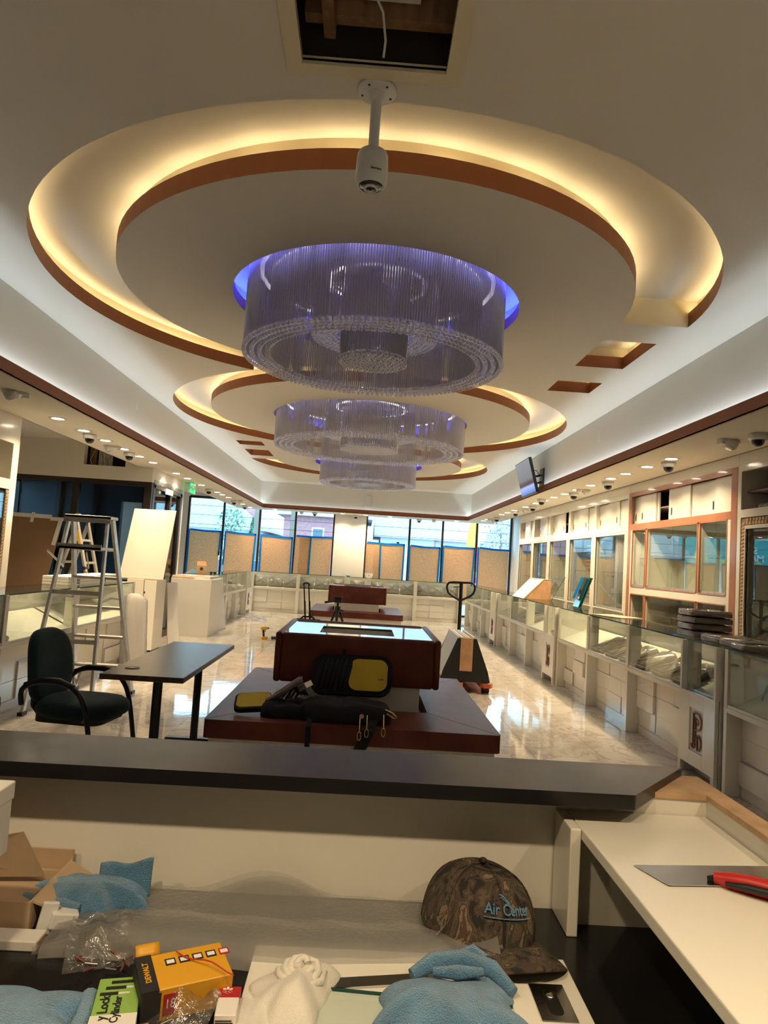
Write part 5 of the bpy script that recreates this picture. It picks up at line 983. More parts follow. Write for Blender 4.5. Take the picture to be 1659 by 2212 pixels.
tb_ = thing('clear_tub', 'small clear plastic tub on the window counter beside the white pillar', 'tub', (.16, 18.62, HC+.001)); MB().lathe([(.085, .002), (.10, .05), (.125, .125)], n=24).build('body', 'film_milky', tb_); MB().lathe([(.128, .125), (.128, .118), (.120, .118), (.120, .125)], n=24, closed=True).build('rim', 'film_milky', tb_); MB().cyl((0, -.105, .06), (0, -.11, .062), .012, n=10).build('spot', 'ink', tb_)
# ================================================================ service desk in the foreground
ZD = .76
sd = thing('service_counter', 'cream service counter wall running below the black granite ledge', 'counter', (-.4, 1.66, 0))
MB().box(-2.2, .866, 1.612, 1.70, 0, 1.018).build('front_wall', 'wall', sd, w=True); MB().box(.826, .866, -.4, 1.612, 0, 1.018).build('side_wall', 'wall', sd, w=True)
MB().prism([(.62, 1.63), (.835, 1.752), (.872, 1.752), (.872, -.4), (.822, -.4), (.822, 1.605), (.70, 1.607)], 1.018, 1.03).build('raw_wood_cap', 'rawwood', sd, w=True)
gl_ = MB().prism([(-2.2, 1.51), (.618, 1.512), (.832, 1.752), (-2.2, 1.742)], 1.019, 1.05).build('granite_ledge', 'granite', None, bevel=.004); tag(gl_, 'long black granite ledge with clipped corner on top of the cream counter wall', 'ledge')
wt = MB().box(-2.2, .70, .1, 1.611, ZD-.03, ZD).build('black_worktop', 'granite', None, bevel=.003); tag(wt, 'black speckled worktop strewn with rags and boxes below the ledge', 'worktop')
q = MB(); q.box(-2.2, .82, .25, .30, 0, ZD-.03)
dp = thing('desk_base', 'cream cabinet base carrying the black worktop', 'cabinet', (-.7, .9, 0)); MB().box(-2.2, .82, .15, 1.61, 0, ZD-.031).build('carcass', 'lacquer_dull', dp, w=True); MB().box(.705, .82, .1, 1.30, ZD-.031, ZD+.195).build('side_panel', 'lacquer_dull', dp, w=True)
rt_ = thing('white_return_table', 'white lacquered return table with a waterfall leg standing on the black worktop', 'table', (.66, 1.1, ZD))
MB().box(.498, .822, .1, 1.608, .957, .981).build('top', 'lacquer', rt_, w=True, bevel=.003); MB().box(.474, .497, 1.49, 1.608, ZD, .981).build('waterfall_leg', 'lacquer', rt_, w=True, bevel=.003); MB().box(.498, .824, 1.545, 1.565, ZD, .957).build('back_panel', 'lacquer', rt_, w=True)
# putty knife
kn = thing('putty_knife', 'wide steel taping knife with red handle on the white table', 'knife', (.68, 1.28, .981))
MB().prism([(.540, 1.316), (.572, 1.24), (.735, 1.252), (.83, 1.268), (.83, 1.344)], .983, .9845).build('blade', 'steel', kn, w=True)
MB().prism([(.735, 1.2535), (.742, 1.2525), (.83, 1.2685), (.83, 1.276)], .9845, .988).build('blade_spine', 'steel', kn, w=True)
MB().tube([(.665, 1.262, .990), (.69, 1.245, .993), (.715, 1.226, .996), (.75, 1.197, .998), (.80, 1.155, .999)], [.014, .019, .020, .019, .021], 10, flat=.75).build('handle', 'red_handle', kn, w=True)
MB().tube([(.655, 1.268, .9875), (.672, 1.257, .990), (.69, 1.245, .992)], [.006, .014, .017], 8, flat=.6).build('ferrule', 'black_plastic', kn, w=True)
MB().tube([(.672, 1.238, .992), (.70, 1.216, .996), (.74, 1.185, .999), (.79, 1.142, 1.0)], [.004, .0075, .0075, .007], 6).build('grip_inlay', 'black_plastic', kn, w=True)
# cloth heaps
def heap(cx, cy_, rx, ry, h, rot, seed, z0, nu=80, nv=30, fold=.5, fr=1.0):
    g = random.Random(seed); W = [(g.uniform(0, 2*pi), g.uniform(14, 34)*fr, g.uniform(0, 6.28), g.uniform(.4, 1)) for _ in range(5)]; O = [(g.randint(2, 9), g.uniform(0, 6.28), g.uniform(.02, .07)) for _ in range(5)]
    def f(u, v):
        a = 2*pi*u; r = 1-v; rr = (abs(cos(a))**2.6+abs(sin(a))**2.6)**(-1/2.6)*(1+sum(c*sin(n*a+p) for n, p, c in O)); x = rx*rr*r*cos(a); y = ry*rr*r*sin(a)
        w = sum(c*(1-abs(sin(.5*(k*(x*cos(d)+y*sin(d))+p)))*1.6) for d, k, p, c in W)/3
        z = h*(1-r**3)**.8*(1+fold*w)*(1 if r < .97 else .6)+.004*(1-r)
        X = x*cos(rot)-y*sin(rot); Y = x*sin(rot)+y*cos(rot); return (cx+X, cy_+Y, z0+max(.001, z))
    b = MB(); b.grid(f, nu, nv, wrap=True); return b
def cloth(name, label, m, cx, cy_, rx, ry, h, rot, seed, z0=ZD, fold=.5, extra=None, fr=1.0):
    o = thing(name, label, 'cloth', (cx, cy_, z0)); heap(cx, cy_, rx, ry, h, rot, seed, z0, fold=fold, fr=fr).build('folded_cloth', m, o, w=True)
    return o
def roll(o, pts, r, m): MB().tube(pts, r, 12).build('rolled_edge', m, o, w=True)
t1 = cloth('microfibre_towel', 'blue microfibre towel thrown over the open carton by the counter wall', 'towel', -.535, 1.505, .118, .062, .048, .10, 3, ZD+.012, .35, fr=.6)
MB().grid(lambda u, v: (-.52+.108*u, 1.545-.012*v-.006*sin(5*u), ZD+.078-.070*v+.010*u+.004*sin(8*u+3*v)), 12, 10).build('hanging_fold', 'towel', t1, w=True, solid=.006); roll(t1, [(-.645, 1.475, ZD+.034), (-.61, 1.455, ZD+.030), (-.56, 1.448, ZD+.032), (-.525, 1.45, ZD+.026)], [.010, .016, .017, .012], 'towel')
MB().tube([(-.585+.018*cos(a*.8)*(1-.06*a), 1.440+.004*a, ZD+.024+.014*sin(a*.8)*(1-.06*a)) for a in range(9)], .006, 8).build('curled_corner', 'towel', t1, w=True)
t2 = cloth('microfibre_towel', 'blue microfibre towel folded flat at the worktop edge beside the green box', 'towel', -.50, 1.135, .115, .095, .036, -.1, 11, ZD, .10, fr=.5); roll(t2, [(-.402, 1.195, ZD+.020), (-.392, 1.15, ZD+.020), (-.388, 1.08, ZD+.018)], .014, 'towel')
t3 = cloth('microfibre_towel', 'crumpled blue microfibre towel lying across the cream drawer front', 'towel', .190, 1.195, .125, .085, .040, .25, 5, ZD+.018, .5, fr=1.1)
roll(t3, [(.13, 1.262, ZD+.040), (.17, 1.283, ZD+.052), (.225, 1.29, ZD+.056), (.275, 1.275, ZD+.048), (.305, 1.235, ZD+.034)], [.010, .016, .015, .016, .010], 'towel'); roll(t3, [(.21, 1.292, ZD+.056), (.245, 1.305, ZD+.062), (.265, 1.285, ZD+.058)], [.009, .012, .009], 'towel'); roll(t3, [(.165, 1.235, ZD+.062), (.205, 1.225, ZD+.068), (.25, 1.24, ZD+.062)], [.007, .012, .007], 'towel')
t4 = cloth('white_rag', 'crumpled white cotton rag on the corner of the cream drawer front', 'rag', -.072, 1.225, .066, .085, .034, -.25, 9, ZD+.018, .7, fr=1.8)
q = MB()
for k in range(4): q.tube([(-.062+(.010+.010*k)*cos(a*.7+k), 1.245+(.010+.010*k)*sin(a*.7+k), ZD+.060-.005*k+.004*sin(a)) for a in range(8)], .0065, 8)
q.build('twisted_folds', 'rag', t4, w=True); MB().grid(lambda u, v: (-.165+.085*u-.02*(1-v), 1.05+.15*v, ZD+.020+.016*sin(pi*u)*(1-.4*v)+.003*sin(14*u)), 14, 10).build('loose_corner', 'rag', t4, w=True)
# foam wrap
fo = thing('foam_wrap', 'long sheet of translucent white foam wrap sprawled along the worktop', 'foam wrap', (-.1, 1.45, ZD))
def foamf(u, v):
    x = -.545+.84*u; a = .5+.5*sin(5.3*u+.6); pk_ = math.exp(-((u-.43)/.12)**2); prof = [(1.320, .002), (1.326, .026), (1.350, .042), (1.40, .044), (1.44, .030), (1.48, .016), (1.53, .014+.022*pk_), (1.59, .012+.050*pk_)]
    k = v*(len(prof)-1); i = min(len(prof)-2, int(k)); t = k-i; y = prof[i][0]*(1-t)+prof[i+1][0]*t; z = prof[i][1]*(1-t)+prof[i+1][1]*t
    taper = 1 if u > .12 else .55+.45*u/.12; e = max(0, u-.86)/.14
    return (x+.02*v*sin(4*u)+.03*e*v, y+.012*sin(9*u)*(1-v)-.03*e, ZD+.002+z*taper*(.86+.14*a)+.05*e*e*v+.002*sin(34*u+9*v))
MB().grid(foamf, 70, 26).build('outer_layer', 'foam', fo, w=True); MB().grid(lambda u, v: (lambda p: (p[0]+.01, p[1]+.006, max(ZD+.001, p[2]-.012)))(foamf(u, v)), 60, 22).build('inner_layer', 'foam', fo, w=True)
MB().grid(lambda u, v: (.175+.085*u+.012*v, 1.37+.03*sin(3*v)+.05*u, ZD+.008+.122*v*(.35+.65*u)), 10, 14).build('raised_corner', 'foam', fo, w=True)
MB().grid(lambda u, v: (-.56+.10*u, 1.33+.03*u, ZD+.004+.045*v*(.3+.7*u)), 8, 10).build('torn_end', 'foam', fo, w=True)
# cap
cpn = thing('camouflage_cap', 'camouflage baseball cap with blue Air Center lettering against the counter wall', 'cap', (.280, 1.472, ZD+.004), radians(27))
MC = Matrix.Rotation(radians(10), 4, 'Y') @ Matrix.Rotation(radians(-8), 4, 'X')
def crown(u, v):
    a = 2*pi*u; th = pi/2*v; r = cos(th)**.72; f = 1+.05*(sin(a) < -.3); x = .112*r*cos(a); y = .122*r*sin(a); z = .012+.125*sin(th)**.9*(1+.04*sin(a*1+.6))
    return MC @ Vector((x*(1+.012*sin(6*a)*sin(th*2)), y, z))
MB().grid(crown, 60, 20, wrap=True).build('crown', 'camo', cpn)
for k in range(6):
    a = 2*pi*k/6+.26; MB().tube([MC @ Vector((.1135*cos(pi/2*v)**.72*cos(a), .1235*cos(pi/2*v)**.72*sin(a), .012+.127*sin(pi/2*v)**.9)) for v in [i/10*.97 for i in range(11)]], .0014, 5).build('seam', 'camo', cpn)
MB().sph(MC @ Vector((0, 0, .142)), (.009, .009, .006), 10, 6).build('button', 'camo', cpn)
def brim(u, v):
    a = radians(-160+140*u); r0 = Vector((.112*cos(a), .120*sin(a), .014)); L = .098*sin(pi*u)**.5; k = (2*u-1); d = Vector((.25*k, -1, 0))
    p = r0+d*(L*v); p.z += .020*v-.060*(k*k)*v-.022*v*v; p.z = max(p.z, -.004); return MC @ p
MB().grid(brim, 30, 12).build('brim', 'camo', cpn, solid=.005)
MB().tube([brim(i/20, 1) for i in range(21)], .003, 6).build('brim_edge', 'camo', cpn)
ez = .060
def onc(a, z, off=.003):
    s = min(.98, max(0, (z-.012)/.125))**(1/.9); th = math.asin(s); r = cos(th)**.72; return MC @ Vector(((.112*r+off)*cos(a), (.122*r+off)*sin(a), z))
tw = txt('lettering', 'Air Center', .026, 'towel', cpn, Matrix.Identity(4), .0004, bold=.0004)
for vtx in tw.data.vertices: x, y, z = vtx.co; vtx.co = onc(radians(-98)+x/.120, .078+y*1.0, .0035+z)
for du in (0, .004): MB().tube([onc(radians(-98)+x/.112, .094+.05*sqrt(max(0, 1-((x+.028)/.04)**2))-.045+du, .004) for x in [-.02+.004*i for i in range(8)]], .0012+du*.2, 5).build('swoosh', 'towel', cpn)
MB().tube([onc(radians(-98)+x/.112, .064, .0035) for x in [-.055+.011*i for i in range(11)]], .0012, 5).build('underline', 'towel', cpn)
pf = thing('clear_film_scrap', 'scrap of clear plastic film in front of the cap brim', 'film', (.28, 1.375, ZD)); MB().grid(lambda u, v: (.21+.15*u, 1.345+.035*v, ZD+.004+.028*v*(1-u*.3)+.003*sin(11*u)), 14, 8).build('film', 'film_bag', pf, w=True)
# cream drawer front with flush pull, glass sheet
df = thing('drawer_front', 'cream drawer front with a flush steel pull lying on the black worktop', 'panel', (.15, 1.1, ZD)); MB().box(-.158, .432, .92, 1.372, ZD, ZD+.019).build('board', 'lacquer', df, w=True, bevel=.002).rotation_euler = (0, 0, 0)
pl = MB().box(.343, .405, 1.185, 1.287, ZD+.019, ZD+.0215).build('flush_pull', 'steel', df, w=True, bevel=.002); MB().prism(rrect(.362, .386, 1.20, 1.27, .011), ZD+.0215, ZD+.022).build('finger_slot', 'black_metal', pl, w=True); MB().sph((.374, 1.255, ZD+.022), (.010, .013, .004), 12, 6).build('slot_cup', 'steel', pl, w=True)
gsn = thing('glass_sheet', 'small clear glass sheet lying on the cream drawer front under the rag', 'glass panel', (.1, 1.1, ZD+.02)); MB().hexa([(-.06, .93, ZD+.0195), (.30, .95, ZD+.0195), (.30, 1.215, ZD+.0195), (-.06, 1.245, ZD+.0195), (-.06, .93, ZD+.0245), (.30, .95, ZD+.0245), (.30, 1.215, ZD+.0245), (-.06, 1.245, ZD+.0245)]).build('pane', 'glass', gsn, w=True); MB().bar((-.06, 1.2455, ZD+.022), (.30, 1.2155, ZD+.022), .002, .005, (0, 0, 1)).build('edge', 'glass_edge', gsn, w=True)
mb_ = MB().hexa([(-.06, 1.262, ZD+.0195), (.16, 1.30, ZD+.0195), (.165, 1.272, ZD+.0195), (-.055, 1.234, ZD+.0195), (-.06, 1.262, ZD+.023), (.16, 1.30, ZD+.023), (.165, 1.272, ZD+.023), (-.055, 1.234, ZD+.023)]).build('metal_strip', 'steel', None); tag(mb_, 'thin flat steel strip across the cream drawer front beneath the white rag', 'strip')
# packages
def pbox(name, label, loc, rz, sx, sy, sz, m, tilt=(0, 0)):
    o = thing(name, label, 'box', loc, group=None, rot=(tilt[0], tilt[1], rz)); MB().box(-sx/2, sx/2, -sy/2, sy/2, 0, sz).build('carton', m, o, bevel=.0015, seg=1); return o
yb = pbox('yellow_nail_box', 'torn yellow and black fastener box lying under the clear zip bags', (-.258, 1.213, ZD+.014), radians(26), .185*.78, .115*.78, .055*.95, 'yellow_print', (radians(4), 0))
F = .78
def ysc(o):
    o.scale = (F, F, .95); return o
ysc(MB().box(-.0935, -.06, -.0585, .0585, -.001, .0562).build('black_band', 'ink', yb)); ysc(MB().box(-.0945, -.0925, -.05, .05, .004, .05).build('end_print', 'ink', yb))
ysc(txt('brand_lettering', 'DEWALT', .016, 'yellow_print', yb, Matrix.Translation((-.076, 0, .0566)) @ Matrix.Rotation(pi/2, 4, 'Z'), .0003, bold=.0004))
for i in range(5):
    x = -.035+.029*i; ysc(MB().box(x, x+.022, .012, .034, .055, .0556).build('print_square', 'ink' if i < 4 else 'redlabel', yb)); ysc(MB().box(x+.003, x+.019, .017, .029, .0556, .056).build('print_icon', 'ink_white', yb))
ysc(MB().box(-.09, -.055, -.0583, -.0577, .004, .05).build('side_print', 'ink', yb)); ysc(MB().box(-.05, -.022, -.0586, -.0577, .01, .045).build('gauge_square', 'redlabel', yb)); ysc(txt('gauge_number', '18', .022, 'ink_white', yb, frame_M((-.036, -.0588, .028), (1, 0, 0), (0, 0, 1)), .0002))
ysc(MB().grid(lambda u, v: (-.09+.05*u, .058+.02*v, .055+.012*v), 4, 4).build('torn_flap', 'yellow_print', yb, solid=.001))
gb = pbox('green_lock_box', 'green and white lock package with cylinder pictures beside the folded blue towel', (-.345, 1.150, ZD), radians(12), .068, .135, .040, 'green_print')
gq = len(gb.children)
MB().box(-.0395, .0395, -.073, -.03, -.0005, .0455).build('white_panel', 'paper_white', gb)
txt('lettering', 'y Lock', .024, 'ink', gb, Matrix.Translation((-.020, -.012, .0459)) @ Matrix.Rotation(pi/2, 4, 'Z'), .0002, bold=.0005); txt('lettering', 'Cylinder', .020, 'ink', gb, Matrix.Translation((.002, -.018, .0459)) @ Matrix.Rotation(pi/2, 4, 'Z'), .0002, bold=.0004)
for i in range(3): MB().box(-.032+.008*i, .0+.012*i, .022+.016*i, .030+.016*i, .045, .0458).build('cylinder_picture', 'ink', gb); MB().box(.0+.012*i, .02+.006*i, .024+.016*i, .028+.016*i, .045, .0459).build('key_picture', 'paper_white', gb)
for o in list(gb.children)[gq:]: o.scale = (.068/.078, .135/.145, .040/.045)
lb_ = pbox('brad_nail_box', 'white box with red star label standing between the zip bag and the rag', (-.172, 1.165, ZD), radians(4), .034, .07, .042, 'paper_white', (0, 0))
MB().box(-.0173, .0173, .008, .0353, .030, .0426).build('red_band', 'redlabel', lb_); txt('star_mark', '*', .035, 'ink_white', lb_, Matrix.Translation((-.004, .018, .0430)), .0002, bold=.001); txt('gauge_number', '18', .018, 'ink', lb_, frame_M((0, -.0354, .012), (1, 0, 0), (0, 0, 1)), .0002, bold=.0005); q = MB()
for i in range(4): q.box(-.015, .012-.002*(i % 2), -.0358, -.0352, .022+.0035*i, .0235+.0035*i)
q.build('small_print', 'ink', lb_)
def zipbag(label, cx, cy_, w, h, z, rz, bulge, seed):
    o = thing('zip_bag', label, 'bag', (cx, cy_, z), rz); g = random.Random(seed); ph = [g.uniform(0, 6) for _ in range(4)]
    f = lambda u, v, s: ((u-.5)*w*(1-.15*v*v), (v-.35)*h*.7, .004+s*bulge*sin(pi*u)*sin(pi*min(1, v*1.1))*(1+.3*sin(9*u+ph[0])*sin(8*v+ph[1]))+.5*h*max(0, v-.3)*.8+.006*sin(15*u+ph[2])*v)
    MB().grid(lambda u, v: f(u, v, 1), 24, 24).build('front_film', 'film_bag', o); MB().grid(lambda u, v: f(u, v, .05), 14, 14).build('rear_film', 'film_bag', o)
    MB().tube([f(i/12, .97, .6) for i in range(13)], .0016, 6).build('zip_seal', 'film_bag', o); return o
z1 = zipbag('open clear zip bag of small hardware in front of the blue towel on the carton', -.425, 1.325, .14, .15, ZD+.006, .35, .030, 4)
z2 = zipbag('clear zip bag with red seal and brown fittings in front of the yellow box', -.255, 1.145, .115, .13, ZD+.004, -.45, .034, 8)
MB().tube([(-.06+.12*i/8, .073, .07-.004*sin(i)) for i in range(9)], .0012, 5).build('red_stripe', 'red_handle', z2)
for o, n, m in ((z1, 14, 'copper'), (z2, 22, 'copper')):
    for i in range(n):
        p = Vector((rnd(-.045, .045), rnd(-.055, -.01), rnd(.006, .02))); d = Vector((rnd(-1, 1), rnd(-1, 1), rnd(-.2, .3))).normalized()*.011; MB().cyl(p-d, p+d, .0022, n=6).build('screw', m if i % 2 else 'steel', o)
# cartons on the left
cn = thing('open_carton', 'open brown cardboard carton with raised flaps under the blue towel', 'carton', (-.72, 1.5, ZD))
q = MB(); q.box(-.86, -.60, 1.40, 1.405, ZD, ZD+.06).box(-.86, -.60, 1.595, 1.60, ZD, ZD+.08).box(-.605, -.60, 1.405, 1.595, ZD, ZD+.06).box(-.86, -.855, 1.405, 1.595, ZD, ZD+.06).box(-.86, -.60, 1.40, 1.60, ZD, ZD+.004); q.build('walls', 'carton', cn, w=True)
MB().hexa([(-.86, 1.405, ZD+.06), (-.61, 1.41, ZD+.06), (-.61, 1.414, ZD+.06), (-.86, 1.409, ZD+.06), (-.92, 1.35, ZD+.20), (-.70, 1.36, ZD+.23), (-.70, 1.364, ZD+.23), (-.92, 1.354, ZD+.20)]).build('rear_flap', 'carton', cn, w=True) if False else None
MB().hexa([(-.86, 1.50, ZD+.05), (-.628, 1.52, ZD+.055), (-.628, 1.524, ZD+.055), (-.86, 1.504, ZD+.05), (-.90, 1.47, ZD+.11), (-.672, 1.498, ZD+.152), (-.672, 1.502, ZD+.152), (-.90, 1.474, ZD+.11)]).build('raised_flap', 'carton', cn, w=True); MB().hexa([(-.60, 1.41, ZD+.055), (-.60, 1.59, ZD+.055), (-.60, 1.59, ZD+.06), (-.60, 1.41, ZD+.06), (-.545, 1.42, ZD+.03), (-.545, 1.58, ZD+.03), (-.545, 1.58, ZD+.035), (-.545, 1.42, ZD+.035)]).build('side_flap', 'carton', cn, w=True)
MB().box(-.85, -.62, 1.41, 1.59, ZD+.0045, ZD+.04).build('folded_insert', 'carton', cn, w=True)
wb1 = thing('white_box', 'white lidded box on top of the tall brown carton', 'box', (-.75, 1.3, .955)); MB().box(-.95, -.607, 1.18, 1.30, .957, 1.08).build('box_body', 'paper_white', wb1, w=True, bevel=.003); MB().box(-.955, -.605, 1.175, 1.303, 1.05, 1.082).build('lid', 'paper_white', wb1, w=True, bevel=.003)
st1 = thing('stacked_carton', 'tall brown carton carrying the white lidded box, at the worktop side', 'carton', (-.8, 1.25, ZD)); MB().box(-.98, -.66, 1.12, 1.33, ZD, .956).build('carton_body', 'carton', st1, w=True, bevel=.003); MB().box(-.98, -.66, 1.22, 1.23, .9555, .957).build('tape_strip', 'tape_white', st1, w=True)
ws = thing('white_carton_strip', 'long thin white carton lying in front of the open carton', 'carton', (-.63, 1.37, ZD)); MB().box(-.70, -.560, 1.345, 1.39, ZD-.0, ZD+.018).build('carton_body', 'paper_white', ws, w=True, bevel=.002); MB().box(-.5605, -.559, 1.35, 1.385, ZD+.003, ZD+.015).build('end_flap', 'carton', ws, w=True)
wt2 = thing('white_bracket', 'small white plastic bracket poking from the foam wrap under the blue towel', 'bracket', (-.52, 1.44, ZD)); MB().obox((-.545, 1.425, ZD+.022), (.05, .035, .03), (0, .2, .5)).build('bracket_body', 'white_plastic', wt2, w=True, bevel=.003); MB().obox((-.570, 1.41, ZD+.028), (.03, .01, .06), (0, .2, .5)).build('bracket_tab', 'white_plastic', wt2, w=True, bevel=.002)
# ================================================================ the street outside
gr = struct('ground', 'pale asphalt street outside the shop windows'); MB().box(-60, 60, 19.4, 110, -.25, -.15).build('asphalt', 'asphalt', gr); MB().box(-60, -6.4, -20, 19.4, -.25, -.15).build('asphalt', 'asphalt', gr)
def house(label, x, y, w, d, h, roof_h, wallm, roofm, wins=(), ridge='x', chim=None, over=.4):
    t = thing('house', label, 'house', (x, y, -.15))
    MB().box(-w/2, w/2, 0, d, 0, h).build('wall', wallm, t)
    if ridge == 'x': r = [(-w/2-over, -over, h), (w/2+over, -over, h), (w/2+over, d+over, h), (-w/2-over, d+over, h), (-w/2-over, d/2, h+roof_h), (w/2+over, d/2, h+roof_h)]; f = [(0, 1, 5, 4), (2, 3, 4, 5), (0, 4, 3), (1, 2, 5), (0, 3, 2, 1)]
    elif ridge == 'y': r = [(-w/2-over, -over, h), (w/2+over, -over, h), (w/2+over, d+over, h), (-w/2-over, d+over, h), (0, -over, h+roof_h), (0, d+over, h+roof_h)]; f = [(0, 4, 5, 3), (1, 2, 5, 4), (0, 1, 4), (2, 3, 5), (0, 3, 2, 1)]
    else: r = [(-w/2-over, -over, h), (w/2+over, -over, h), (w/2+over, d+over, h), (-w/2-over, d+over, h), (-w*.22, d/2, h+roof_h), (w*.22, d/2, h+roof_h)]; f = [(0, 1, 5, 4), (1, 2, 5), (2, 3, 4, 5), (3, 0, 4), (0, 3, 2, 1)]
    MB().add(r, f).build('roof', roofm, t)
    for wx, wz, ww, wh in wins:
        o = MB().box(wx-ww/2-.08, wx+ww/2+.08, -.05, 0, wz-wh/2-.08, wz+wh/2+.08).build('window', 'siding', t); MB().box(wx-ww/2, wx+ww/2, -.07, -.05, wz-wh/2, wz+wh/2).build('pane', 'winglass', o); MB().box(wx-ww/2, wx+ww/2, -.08, -.07, wz-.03, wz+.03).build('sash_bar', 'siding', o)
    if chim:
        cx, cz0, cz1, cw = chim; MB().box(cx-cw/2, cx+cw/2, .6, .6+cw, cz0, cz1).build('chimney', 'brick_red', t); MB().box(cx-cw/2-.06, cx+cw/2+.06, .54, .66+cw, cz1-.15, cz1).build('chimney_cap', 'siding', t)
    return t
house('white bungalow with pale gable roof and brick chimney beyond the corner window', -8.3, 38, 5.0, 7, 2.9, 2.4, 'siding', 'roof_pale', [(-.8, 1.7, .9, 1.2), (1.3, 1.7, .9, 1.2)], 'y', (1.7, 3.0, 6.0, .55))
house('long pale house with broad roof and a squat pink brick chimney', -7.0, 47.5, 8.5, 8, 3.0, 4.2, 'siding', 'roof_pale', [(-2, 1.8, 1, 1.2), (1, 1.8, 1, 1.2)], 'x', (-2.6, 2.6, 4.4, 1.1))
house('red brick two storey house with grey hip roof, left of the white pillar', -2.35, 39, 4.6, 7, 3.95, 1.5, 'brick_red', 'roof_grey', [(-.35, 2.6, .55, 1.3), (.95, 2.7, .6, 1.0), (-.35, .9, .8, 1.1)], 'hip')
house('pale sided house with a pair of dark windows, right of the white pillar', 2.5, 41, 3.2, 6.5, 3.1, 2.4, 'siding', 'roof_grey', [(-.75, 2.35, .4, .85), (-.35, 2.35, .4, .85), (.75, 2.2, .6, .9)], 'x')
house('white house with a teal grey roof and small attic vents', 7.4, 53, 6.4, 8, 3.5, 4.2, 'siding', 'roof_pale', [(-.5, 2.3, .5, .9), (.0, 2.3, .5, .9), (1.4, 2.2, .6, 1.0)], 'x', (1.2, 1.9, 2.9, .5))
house('steep white gable house with dark roof beside the wall cabinets', 9.3, 38, 3.6, 7, 1.8, 4.0, 'siding', 'roof_grey', [(0, 1.4, .6, .9)], 'y', over=.5)
house('narrow dark brick tower house between two pale houses', 4.2, 49, 1.7, 2.6, 5.0, 1.6, 'brick_red', 'roof_grey', [(0, 3.1, .5, .9)], 'hip')
def tree(label, x, y, h, r, m, n, kind):
    t = thing('street_tree', label, 'tree', (x, y, -.15)); MB().tube([(0, 0, 0), (.03, 0, h*.4), (0, 0, h*.75)], [.12, .09, .04], 8).build('trunk', 'polewood', t); g = random.Random(int(x*100)); b = MB()
    for _ in range(n):
        z = g.uniform(.12, 1)*h; rr = r*(1-z/h)*1.1+.05 if kind == 'conifer' else r*sqrt(max(.02, 1-((z/h-.62)/.42)**2)); a = g.uniform(0, 2*pi); q = rr*sqrt(g.random()); s = g.uniform(.06, .14)
        c = Vector((q*cos(a), q*sin(a), z)); u = Vector((g.uniform(-1, 1), g.uniform(-1, 1), g.uniform(-1, 1))).normalized()*s; v = u.orthogonal().normalized()*s*.6; b.add([c-u, c+v, c+u, c-v], [(0, 1, 2, 3)])
    tag(b.build('foliage', m, t), kind='stuff'); return t
tree('dark conifer in front of the pale house', -5.5, 34, 3.4, .7, 'leaf', 1600, 'conifer'); tree('leafy bush by the corner window outside', -6.9, 35.5, 3.8, .9, 'leaf', 500, 'round'); tree('purple leaved tree before the white gable house', 6.9, 35, 4.6, 1.0, 'twig', 450, 'round'); tree('low green shrub beside the street pole', -4.3, 32, 1.7, .4, 'leaf', 500, 'round')
for lb, x, y, h in (('wooden street pole beside the dark conifer', -5.0, 31.5, 8), ('wooden street pole in front of the red brick house', -3.9, 36.5, 9)):
    o = thing('utility_pole', lb, 'pole', (x, y, -.15)); MB().cyl((0, 0, 0), (.05, 0, h), .14, .10, n=10).build('shaft', 'polewood', o); MB().box(-.9, .9, -.06, .06, h-.8, h-.66).build('cross_arm', 'polewood', o)
for i, z in enumerate((2.75, 3.2, 3.65, 4.1)):
    o = MB().tube([(-40+8*k, 33.2+.02*i, z-.012*(k % 2)+.25*((k-5)/5)**2) for k in range(11)], .011, 5).build('power_line', 'black_plastic', None); tag(o, 'overhead street cable, %s strand of four above the street' % ('lowest', 'second lowest', 'second highest', 'highest')[i], 'cable', 'overhead cables')
fg = thing('feather_flag', 'yellow and pink feather flag standing on the street', 'flag', (4.05, 24.5, -.15)); MB().cyl((0, 0, 0), (0, 0, 3.9), .03, n=8).build('pole', 'siding', fg)
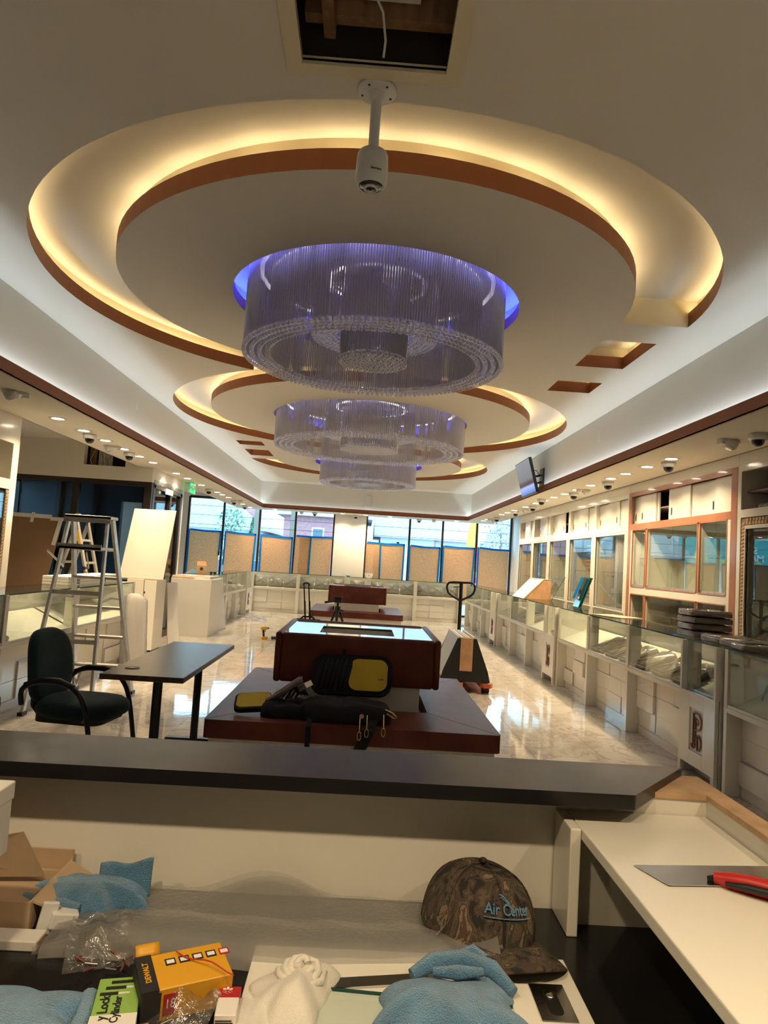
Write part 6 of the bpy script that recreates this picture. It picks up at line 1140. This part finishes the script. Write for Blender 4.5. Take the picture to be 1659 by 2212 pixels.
MB().grid(lambda u, v: (-.02-.42*u*sin(pi*min(1, v*.9+.12))**.5, .05*sin(5*v), 1.3+2.5*v), 6, 16).build('upper_banner', 'flag_yellow', fg, solid=.01); MB().grid(lambda u, v: (-.02-.40*u, -.03+.05*sin(5*v), 1.1+1.2*v), 6, 10).build('lower_banner', 'flag_pink', fg, solid=.01)
cr_ = thing('parked_car', 'dark parked car in the street beyond the third window pane', 'car', (-4.2, 26, -.15)); MB().prism([(-2.1, .3), (2.1, .3), (2.1, .75), (1.3, .85), (.7, 1.4), (-1.0, 1.4), (-1.6, .85), (-2.1, .75)], -.85, .85, frame_M((0, 0, 0), (1, 0, 0), (0, 0, 1))).build('body', 'carpaint', cr_, bevel=.05)
for x in (-1.3, 1.3):
    for y in (-.8, .8): MB().cyl((x, y-.1, .33), (x, y+.1, .33), .33, n=18).build('wheel', 'black_plastic', cr_)
MB().prism([(.62, .9), (1.15, .9), (.66, 1.32), (-.95, 1.32), (-1.4, .9)], -.87, .87, frame_M((0, 0, 0), (1, 0, 0), (0, 0, 1))).build('side_windows', 'winglass', cr_)
# market across the street, mirrored in the cabinet backs
mk = thing('market_front', 'market building with teal sign across the street', 'shop', (-14.6, 40, -.15))
MB().box(-3.6, 3.4, 0, 5, 0, 5).build('wall', 'siding', mk); MB().box(-3.4, 3.2, -.12, 0, 2.45, 4.25).build('sign_board', 'teal', mk); MB().box(-3.4, 3.2, -.13, -.12, 2.40, 2.50).build('sign_border', 'bluetape', mk)
for s_, z, sz, m, x in (('SAAD', 3.62, .52, 'sign_white', -.75), ('MARKET', 3.17, .56, 'sign_white', -.75), ('DELI MEAT', 2.76, .50, 'sign_yellow', -.45), ('I M', 3.05, .6, 'sign_yellow', 1.95)): txt('lettering', s_, sz, m, mk, frame_M((x, -.14, z), (1, 0, 0), (0, 0, 1)), .01, bold=.012)
for x in (-2.6, -.6, 1.6): MB().box(x-.7, x+.7, -.05, 0, .5, 2.2).build('shop_window', 'winglass', mk)
